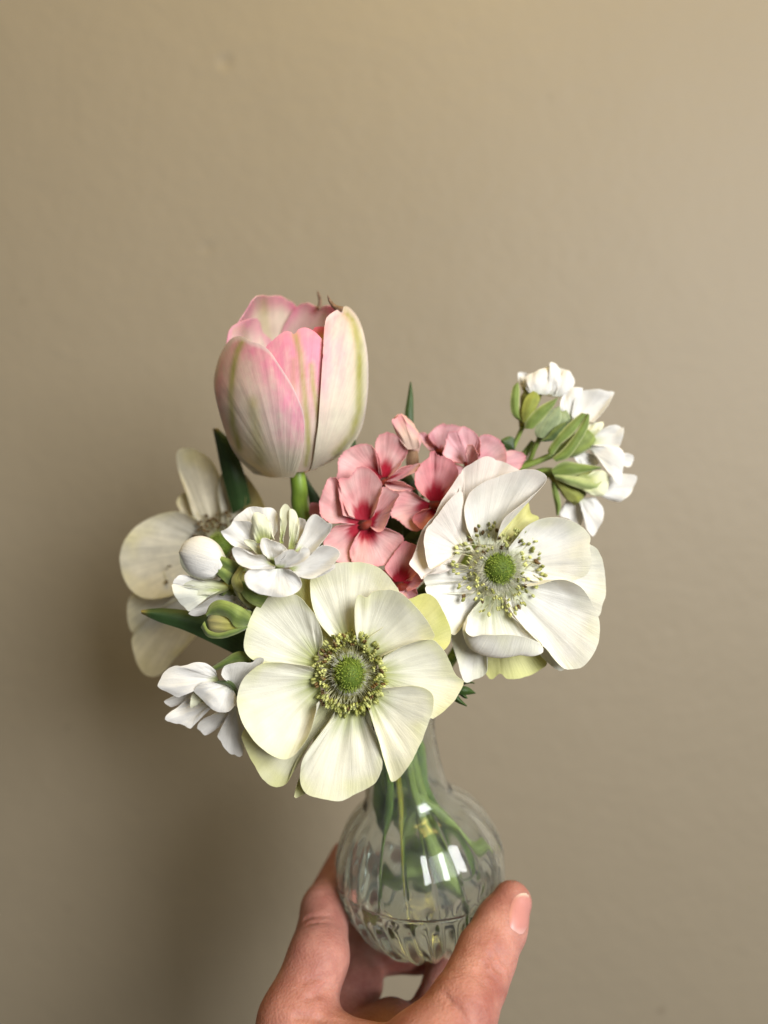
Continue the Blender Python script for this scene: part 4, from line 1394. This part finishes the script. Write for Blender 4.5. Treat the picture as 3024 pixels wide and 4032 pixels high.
Ps(((690, 800), (740, 810)), [(600, 740), (520, 660), (480, 612), (540, 600), (620, 640), (680, 720), (740, 800)], e=-1.5, b=1, dome=-1.0, col=SC_g, nu=24)
Ps(((760, 810), (830, 820)), [(690, 760), (655, 680), (665, 600), (705, 582), (770, 605), (860, 640), (940, 700), (920, 780), (860, 830)], e=-4, b=0.5, dome=0.8)
Ps(((820, 880), (900, 900)), [(800, 800), (850, 770), (920, 720), (1000, 705), (1060, 750), (1090, 690), (1140, 680), (1182, 730), (1150, 800), (1060, 860), (960, 890)], e=-5, b=0, dome=-0.4, ruf=0.6)
Ps(((780, 910), (900, 910)), [(650, 912), (540, 920), (492, 980), (505, 1060), (560, 1130), (660, 1175), (850, 1206), (980, 1190), (1070, 1130), (1090, 1060), (1050, 980), (960, 915)], e=-4.5, b=0, dome=-0.9, fold=0.10, ff=5, nu=44, col=white_col(base=(.8, .8, .72)))
# round white bud
s2 = calyx(sl, [C6.P(780, 940, .254), C6.P(830, 990, .2575), C6.P(930, 1060, .262), W(1060, 2390, .268)], [.0026, .0024, .0014, .0011])
W1 = lambda u, v, x, y: mix(WHITE, (0.72, 0.74, 0.45), sst(0.72, 1.0, v) * 0.7)
blob('petal', s2, C6, .2515, [(486, 840), (515, 780), (570, 735), (650, 718), (740, 750), (800, 820), (826, 890), (800, 970), (740, 1025), (660, 1034), (590, 1015), (530, 950)], M_stock, thick=5.2, col=W1, axis=((500, 850), (830, 950)))
petal(s2, C6, .2475, ((790, 960), (740, 1010)), [(830, 880), (790, 800), (730, 748), (640, 722), (550, 750), (495, 830), (500, 920), (560, 1000), (650, 1036), (720, 1030)], M_stock, b=0.5, e=3.4, dome=-2.0, col=W1, nu=40, nv=16, ruf=.2, nz=.3)
strip('sepal', s2, C6, .2490, [(930, 930), (860, 890), (780, 865), (742, 870)], [(880, 1000), (830, 960), (780, 910), (748, 880)], M_sepal, dz=[4, 0, -.5, 0], nu=9, nv=18, bow=.6, col=GS)
strip('sepal', s2, C6, .2490, [(900, 1010), (840, 970), (780, 935), (715, 935)], [(850, 1080), (800, 1030), (750, 980), (716, 945)], M_sepal, dz=[4, 0, -.5, 0], nu=9, nv=18, bow=.6, col=GS)
# half open bud below it
s3 = calyx(sl, [C6.P(800, 1090, .257), C6.P(860, 1100, .260), C6.P(960, 1150, .265), W(1060, 2420, .269)], [.0028, .0024, .0014, .0011])
blob('petal', s3, C6, .2555, [(470, 1080), (520, 1020), (620, 1030), (760, 1040), (850, 1070), (850, 1110), (740, 1155), (640, 1180), (560, 1160)], M_stock, thick=4.0, col=lambda u, v, x, y: mix((.80, .80, .62), (.45, .48, .14), sst(.45, 1, v)), axis=((450, 1090), (860, 1090)), fold=.25, ff=5)
Ps((760, 1090), [(640, 1040), (540, 1005), (490, 1005), (442, 1062), (470, 1080), (560, 1075), (680, 1100)], par=s3, C=C6, dd=.2515, b=1, e=0.5, col=SC_w, nu=30)
Ps((740, 1130), [(600, 1100), (470, 1080), (438, 1070), (445, 1120), (480, 1190), (540, 1250), (568, 1268), (620, 1215), (700, 1165)], par=s3, C=C6, dd=.251, b=2, e=0, dome=-1.2, col=white_col(base=(.6, .64, .3), body=(.80, .80, .70), w=.6), nu=34)
Ps((800, 1110), [(690, 1080), (600, 1090), (560, 1120), (620, 1150), (720, 1150)], par=s3, C=C6, dd=.2500, b=2, e=1.5, dome=-1.0, col=SC_g, nu=26)
Ps((900, 1180), [(860, 1120), (720, 1170), (660, 1210), (560, 1275), (620, 1300), (760, 1260), (870, 1230)], par=s3, C=C6, dd=.258, b=3, e=0, col=SC_w, nu=30)
Ps((960, 1200), [(890, 1125), (860, 1180), (820, 1260), (900, 1300), (1010, 1280), (1010, 1200)], par=s3, C=C6, dd=.262, b=2, e=0, col=SC_w, nu=26)
# green closed bud
s4 = calyx(sl, [C6.P(960, 1320, .252), C6.P(1010, 1320, .255), C6.P(1080, 1330, .262), W(1080, 2450, .270)], [.0032, .0026, .0014, .0011])
blob('petal', s4, C6, .2505, [(690, 1330), (720, 1290), (800, 1280), (880, 1310), (920, 1370), (880, 1410), (780, 1430), (710, 1410)], M_stock, thick=3.2, col=lambda u, v, x, y: mix((.46, .42, .16), (.40, .38, .07), sst(.2, .8, v)), axis=((680, 1350), (960, 1350)), fold=.2, ff=5)
strip('sepal', s4, C6, .2485, [(1010, 1300), (940, 1235), (800, 1184), (720, 1215), (682, 1290)], [(980, 1370), (900, 1380), (840, 1310), (740, 1290), (690, 1300)], M_sepal, dz=[2, -1.8, -2, -.6, .6], nu=11, nv=26, bow=1.2, col=GS)
strip('sepal', s4, C6, .2485, [(990, 1370), (880, 1400), (780, 1425), (700, 1400), (672, 1340)], [(980, 1390), (900, 1430), (800, 1460), (700, 1450), (650, 1380)], M_sepal, dz=[2, 0, -1, -1, 1], nu=9, nv=26, bow=.8, col=GS)
# yellowing calyx under the open bloom
s6 = calyx(sl, [C6.P(940, 980, .2515), C6.P(950, 1080, .2525), C6.P(1020, 1180, .257), W(1090, 2440, .268)], [.0018, .0034, .0034, .0014], col=GSy)
strip('sepal', s6, C6, .2500, [(1000, 1160), (900, 1110), (870, 1040), (920, 950)], [(1030, 1120), (960, 1080), (930, 1020), (970, 940)], M_sepal, dz=[1, -1, -1, 0], nu=9, nv=20, col=GSy)
strip('sepal', s6, C6, .2500, [(1080, 1240), (1000, 1200), (940, 1130), (930, 1060)], [(1140, 1150), (1060, 1130), (1000, 1080), (960, 1040)], M_sepal, dz=[1, -1, -1, 0], nu=9, nv=20, col=GS)
# lower bloom, half turned away
C7 = Crop(560, 2300, 600)
s5 = calyx(sl, [C7.P(900, 1060, .256), C7.P(960, 1130, .258), C7.P(1060, 1000, .264), C7.P(1300, 900, .272), W(1150, 2560, .280)], [.0010, .0026, .0018, .0012, .0012], col=GSd)
k7 = dict(par=s5, C=C7)
Ps(((880, 1400), (980, 1380)), [(800, 1400), (650, 1480), (600, 1560), (650, 1620), (690, 1644), (770, 1600), (850, 1540), (930, 1450)], **k7, dd=.266, b=0, e=1, col=SC_w)
Ps(((760, 1250), (800, 1330)), [(640, 1220), (520, 1230), (390, 1330), (248, 1450), (300, 1500), (440, 1530), (520, 1570), (550, 1540), (600, 1430), (700, 1340)], **k7, dd=.264, b=0, e=0, col=SC_w, fold=.15, ff=4)
Ps((700, 1150), [(560, 1140), (400, 1200), (237, 1272), (280, 1320), (330, 1335), (480, 1280), (620, 1230)], **k7, dd=.266, b=0, e=0, col=SC_w)
Ps(((960, 1330), (1060, 1330)), [(940, 1430), (880, 1540), (820, 1650), (860, 1720), (900, 1790), (960, 1855), (1000, 1850), (1050, 1878), (1095, 1850), (1130, 1650), (1100, 1450)], **k7, dd=.262, b=0, e=1, col=SC_w, fold=.2, ff=4)
Ps(((960, 1080), (1030, 1160)), [(900, 1040), (862, 980), (900, 892), (1050, 850), (1190, 856), (1240, 812), (1292, 798), (1332, 828), (1250, 920), (1120, 1060), (1060, 1160)], **k7, dd=.254, b=2, e=-4.0, col=SC_w)
Ps((800, 1200), [(680, 1150), (560, 1180), (525, 1270), (530, 1350), (600, 1310), (700, 1280)], **k7, dd=.257, b=1, e=1, col=SC_g, nu=26)
Ps(((820, 1020), (850, 1060)), [(800, 940), (760, 905), (680, 858), (560, 854), (430, 892), (350, 888), (250, 950), (178, 1080), (185, 1130), (300, 1190), (400, 1232), (520, 1150), (650, 1085), (780, 1070)], **k7, dd=.256, b=1, e=-1.5, dome=-1.6, fold=.25, ff=4, col=SC, nu=50)
Ps(((880, 1090), (980, 1140)), [(780, 1075), (700, 1066), (630, 1090), (560, 1160), (640, 1240), (720, 1330), (840, 1395), (950, 1382), (1022, 1290), (1010, 1190)], **k7, dd=.254, b=1, e=-1.0, dome=-1.5, col=SC_w, fold=.12, ff=4)
strip('sepal', s5, C7, .2535, [(1030, 1230), (960, 1120), (880, 1090), (800, 1075)], [(1040, 1180), (1000, 1090), (930, 1050), (820, 1060)], M_sepal, dz=[2, 0, -.5, 0], nu=7, nv=16, col=GSd)
strip('sepal', s5, C7, .2570, [(1180, 820), (1100, 735), (1000, 750), (850, 850), (765, 900)], [(1160, 900), (1100, 850), (960, 862), (870, 910), (800, 940)], M_sepal, dz=[2, 0, 0, 0, 0], nu=9, nv=20, col=GS)
tube('stem', sl, [W(1040, 2380, .270), W(1110, 2480, .275), W(1200, 2600, .283), W(1340, 2740, .288), in_vase(-140, 8, 63), in_vase(-150, 8, 36), in_vase(-60, 6, 33), in_vase(-25, 24, 12), in_vase(-5, 30.2, 3)], [.0013, .0019, .0021, .0021, .0021, .0020, .0019, .0018, .0017], M_green, col=STEM_L)

# ------------------------------------------------------------------ white stock, right
C3 = Crop(1900, 1380, 660)
d = 0.288
sr = thing('stock_sprig', W(1990, 2060, .300), 'white stock sprig of nodding blooms in green calyces, rising above the white anemone', 'stock', None)


def calr(pts, radii, col=GS):
    return tube('floret', sr, [C3.P(x, y, d + z * .001) for x, y, z in pts], radii, M_sepal, seg=14, sub=5, col=col, wob=0.2)


def sep(par, left, right, z, dz=None, col=None):
    return strip('sepal', par, C3, d + z * .001, left, right, M_sepal, dz=dz or [0, -.8, -.8, 0], nu=9, nv=22, bow=.9, col=col or (lambda u, v, x, y: mix((.17, .24, .04), (.44, .48, .20), sst(.30, .5, abs(u - .5)))))


k3 = dict(C=C3, dd=d, nu=30, nv=12)
# uppermost bloom
r1 = calr([(500, 400, 1), (470, 500, 1), (410, 680, 1), (390, 770, 1)], [.0042, .0036, .0022, .0010], col=green_col((.20, .22, .02), (.34, .36, .05)))
Ps(((430, 400), (470, 420)), [(400, 400), (360, 300), (350, 220), (400, 215), (450, 235), (470, 320)], par=r1, **k3, b=1, e=2, col=SC_w)
Ps(((460, 420), (640, 440)), [(420, 360), (430, 260), (520, 210), (600, 178), (665, 166), (700, 260), (690, 380)], par=r1, **k3, b=-3, e=-2, dome=-1.5, col=SC_w, fold=.2, ff=3)
Ps(((620, 430), (720, 440)), [(650, 330), (655, 200), (660, 130), (700, 120), (745, 150), (772, 230), (768, 330), (730, 400)], par=r1, **k3, b=-2, e=-3, dome=-1.2, col=SC_w)
Ps(((680, 450), (780, 460)), [(720, 380), (770, 240), (820, 188), (885, 235), (912, 310), (890, 380), (830, 430)], par=r1, **k3, b=-1, e=-1, dome=-1.2, col=SC_w)
Ps(((600, 440), (760, 470)), [(560, 300), (600, 200), (720, 160), (850, 220), (900, 350), (820, 430)], par=r1, **k3, b=1, e=4, col=SC_w)
sep(r1, [(395, 715), (300, 640), (275, 520), (300, 370), (345, 318)], [(390, 700), (365, 600), (362, 500), (365, 400), (352, 320)], -2)
sep(r1, [(420, 775), (430, 690), (560, 560), (735, 470)], [(500, 775), (600, 680), (690, 570), (742, 480)], -4)
sep(r1, [(400, 720), (390, 600), (420, 480), (500, 400)], [(460, 680), (520, 580), (560, 480), (540, 420)], -3.6, col=green_col((.22, .25, .03), (.34, .36, .06)))
tube('stalk', sr, [C3.P(395, 760, d), C3.P(340, 880, d + .002), C3.P(280, 1000, d + .004), C3.P(180, 1180, d + .008)], [.0009, .0009, .0010, .0011], M_green, seg=8, col=STEM_L)
# second bloom, petals flung out
r2 = calr([(830, 640, 1), (760, 680, 1), (620, 800, 1), (560, 880, 1)], [.0040, .0042, .0030, .0012], col=green_col((.20, .26, .10), (.34, .40, .20)))
Ps(((850, 670), (900, 690)), [(780, 600), (765, 540), (800, 440), (890, 370), (960, 365), (995, 382), (940, 440), (890, 540), (880, 640)], par=r2, **k3, b=0, e=-2.5, dome=-.8, col=SC_w)
Ps(((880, 680), (1000, 700)), [(868, 620), (890, 520), (940, 430), (1030, 388), (1150, 384), (1240, 405), (1303, 414), (1240, 540), (1170, 640), (1100, 712)], par=r2, **k3, b=0, e=-1, dome=1.2, col=SC_w)
sep(r2, [(530, 850), (520, 780), (600, 640), (755, 552)], [(640, 880), (700, 800), (780, 680), (765, 560)], -3.2, col=green_col((.24, .30, .14), (.36, .42, .22)))
sep(r2, [(570, 900), (640, 850), (720, 760), (838, 700)], [(620, 900), (720, 880), (810, 800), (842, 710)], -4.6, col=GSd)
tube('stalk', sr, [C3.P(560, 880, d), C3.P(510, 980, d + .001), C3.P(440, 1120, d + .004), C3.P(250, 1230, d + .008)], [.0010, .0010, .0010, .0011], M_green, seg=8, col=STEM_L)
# third bloom
r3 = calr([(1060, 830, 0), (980, 900, 0), (820, 990, 0), (690, 1035, 0)], [.0036, .0042, .0032, .0012])
Ps(((1000, 860), (1080, 900)), [(1000, 800), (1040, 740), (1110, 720), (1190, 708), (1190, 770), (1120, 840)], par=r3, **k3, b=-1, e=-2, dome=-1, col=SC_g)
Ps(((1000, 920), (1060, 960)), [(1060, 860), (1180, 780), (1260, 745), (1330, 740), (1385, 770), (1402, 762), (1385, 860), (1350, 952), (1200, 945)], par=r3, **k3, b=-1, e=-2, col=white_col(base=(.52, .58, .14), w=.6))
Ps(((1040, 950), (1080, 990)), [(1130, 930), (1220, 940), (1330, 955), (1402, 1010), (1395, 1160), (1360, 1332), (1290, 1260), (1210, 1160), (1140, 1060)], par=r3, **k3, b=-1, e=-3.5, dome=-1.0, col=SC_w)
Ps((1060, 1000), [(1200, 980), (1380, 1060), (1440, 1020), (1500, 1058), (1462, 1150), (1400, 1145), (1250, 1100)], par=r3, **k3, b=1, e=2, col=SC_w)
Ps(((960, 960), (1020, 1010)), [(900, 1040), (930, 1100), (1000, 1140), (1100, 1140), (1150, 1110), (1100, 1030)], par=r3, **k3, b=0, e=0, col=SC_w)
sep(r3, [(650, 1010), (660, 960), (760, 820), (880, 700), (980, 620)], [(700, 1030), (780, 920), (880, 840), (980, 720), (1040, 630)], -5.0)
sep(r3, [(690, 1065), (800, 970), (900, 850), (1000, 690), (1040, 622)], [(730, 1100), (850, 1060), (950, 930), (1040, 770), (1056, 640)], -5.6)
tube('stalk', sr, [C3.P(690, 1035, d), C3.P(560, 1090, d), C3.P(360, 1175, d + .002), C3.P(240, 1260, d + .008)], [.0013, .0012, .0012, .0013], M_green, seg=8, col=STEM_L)
# fourth bloom, side on
r4 = calr([(1120, 1320, 1), (1020, 1290, 1), (840, 1220, 1), (700, 1195, 1)], [.0038, .0044, .0034, .0012], col=green_col((.30, .36, .10), (.48, .52, .20)))
Ps(((1180, 1340), (1150, 1400)), [(1230, 1270), (1300, 1230), (1420, 1222), (1525, 1240), (1500, 1340), (1450, 1430), (1360, 1492), (1260, 1480), (1170, 1440)], par=r4, **k3, b=0, e=1, dome=.8, col=SC_w)
Ps(((1000, 1260), (960, 1360)), [(1100, 1190), (1190, 1190), (1250, 1250), (1240, 1360), (1180, 1440), (1080, 1430), (1000, 1390)], par=r4, **k3, b=-3, e=-3, dome=-1.6, col=white_col(base=(.45, .52, .12), body=(.80, .80, .55), w=.9))
sep(r4, [(680, 1180), (800, 1100), (960, 1120), (1170, 1155)], [(700, 1230), (830, 1250), (1000, 1210), (1172, 1165)], -4.2)
sep(r4, [(700, 1210), (840, 1230), (1000, 1260), (1180, 1300)], [(720, 1270), (860, 1330), (980, 1370), (1100, 1390)], -4.0, col=green_col((.30, .38, .12), (.46, .5, .2)))
tube('stalk', sr, [C3.P(700, 1195, d), C3.P(600, 1190, d + .001), C3.P(480, 1230, d + .003), C3.P(300, 1330, d + .008)], [.0013, .0012, .0012, .0013], M_green, seg=8, col=STEM_L)
# lowest bloom hanging down
r5 = calr([(960, 1480, 3), (880, 1400, 3), (760, 1300, 3), (660, 1230, 3)], [.0036, .0036, .0024, .0011], col=green_col((.22, .26, .04), (.36, .38, .08)))
Ps(((860, 1450), (940, 1470)), [(820, 1500), (780, 1580), (775, 1640), (850, 1670), (960, 1745), (995, 1640), (980, 1540)], par=r5, **k3, b=1, e=2, col=SC_w)
Ps(((940, 1470), (1020, 1460)), [(985, 1560), (990, 1640), (1030, 1760), (1090, 1842), (1150, 1760), (1192, 1670), (1190, 1560), (1115, 1452)], par=r5, **k3, b=0, e=-1, dome=-1.2, col=SC_w)
sep(r5, [(680, 1300), (690, 1400), (720, 1530), (735, 1628)], [(720, 1300), (755, 1420), (775, 1540), (748, 1632)], 0)
sep(r5, [(700, 1270), (780, 1380), (850, 1480), (930, 1510)], [(800, 1290), (900, 1370), (1000, 1430), (960, 1500)], -1.2, col=green_col((.26, .28, .04), (.38, .40, .10)))
tube('stalk', sr, [C3.P(660, 1230, d + .003), C3.P(560, 1260, d + .004), C3.P(420, 1330, d + .006), C3.P(280, 1420, d + .010)], [.0011, .0011, .0011, .0012], M_green, seg=8, col=STEM_L)
tube('stem', sr, [C3.P(500, 900, d + .006), C3.P(380, 1080, d + .006), C3.P(250, 1250, d + .008), W(1900, 2100, .304), W(1700, 2460, .305), in_vase(30, 9, 64), in_vase(20, 8, 36), in_vase(170, 6, -18)], [.0010, .0016, .0018, .0020, .0021, .0021, .0021, .0020], M_green, col=STEM_L)

# leaves and a yellowing stalk pushed down into the vase with the left sprig
strip('leaf', sl, DISP, 0.2930, [(822, 1500), (814, 1640), (808, 1730), (824, 1806)], [(864, 1500), (860, 1640), (858, 1730), (840, 1806)], M_leaf, dz=[0, 0, 0, 1], bow=1.2, nu=9, nv=24, col=green_col((0.05, 0.10, 0.015), (0.12, 0.19, 0.03)))
strip('leaf', sl, DISP, 0.2990, [(836, 1500), (834, 1640), (838, 1720), (852, 1790)], [(880, 1500), (880, 1640), (884, 1720), (866, 1790)], M_leaf, dz=[0, 0, 0, 1], bow=1.2, nu=9, nv=24, col=green_col((0.08, 0.14, 0.02), (0.16, 0.24, 0.04)))
tube('leaf_stalk', sl, [in_vase(-110, 6, 55), in_vase(-110, 7, 34), in_vase(-125, 10, 14), in_vase(-140, 13, -8)], [.0012, .0012, .0012, .0009], M_green, seg=8, col=green_col((0.34, 0.34, 0.02), (0.46, 0.44, 0.04)))
tube('leaf_stalk', sr, [in_vase(-30, 9, 55), in_vase(-25, 9, 34), in_vase(-10, 15, 10), in_vase(5, 20, -12)], [.0013, .0013, .0012, .0010], M_green, seg=8, col=STEM_D)

tube('leaf_stalk', fa, [in_vase(-70, 9, 55), in_vase(-70, 10, 34), in_vase(-60, 15, 12), in_vase(-50, 20, -10)], [.0016, .0016, .0015, .0013], M_green, seg=8, col=STEM_L)
tube('leaf_stalk', ra, [in_vase(-120, 9, 55), in_vase(-130, 10, 34), in_vase(-150, 17, 8), in_vase(-160, 20, -14)], [.0016, .0016, .0015, .0013], M_green, seg=8, col=STEM_D)
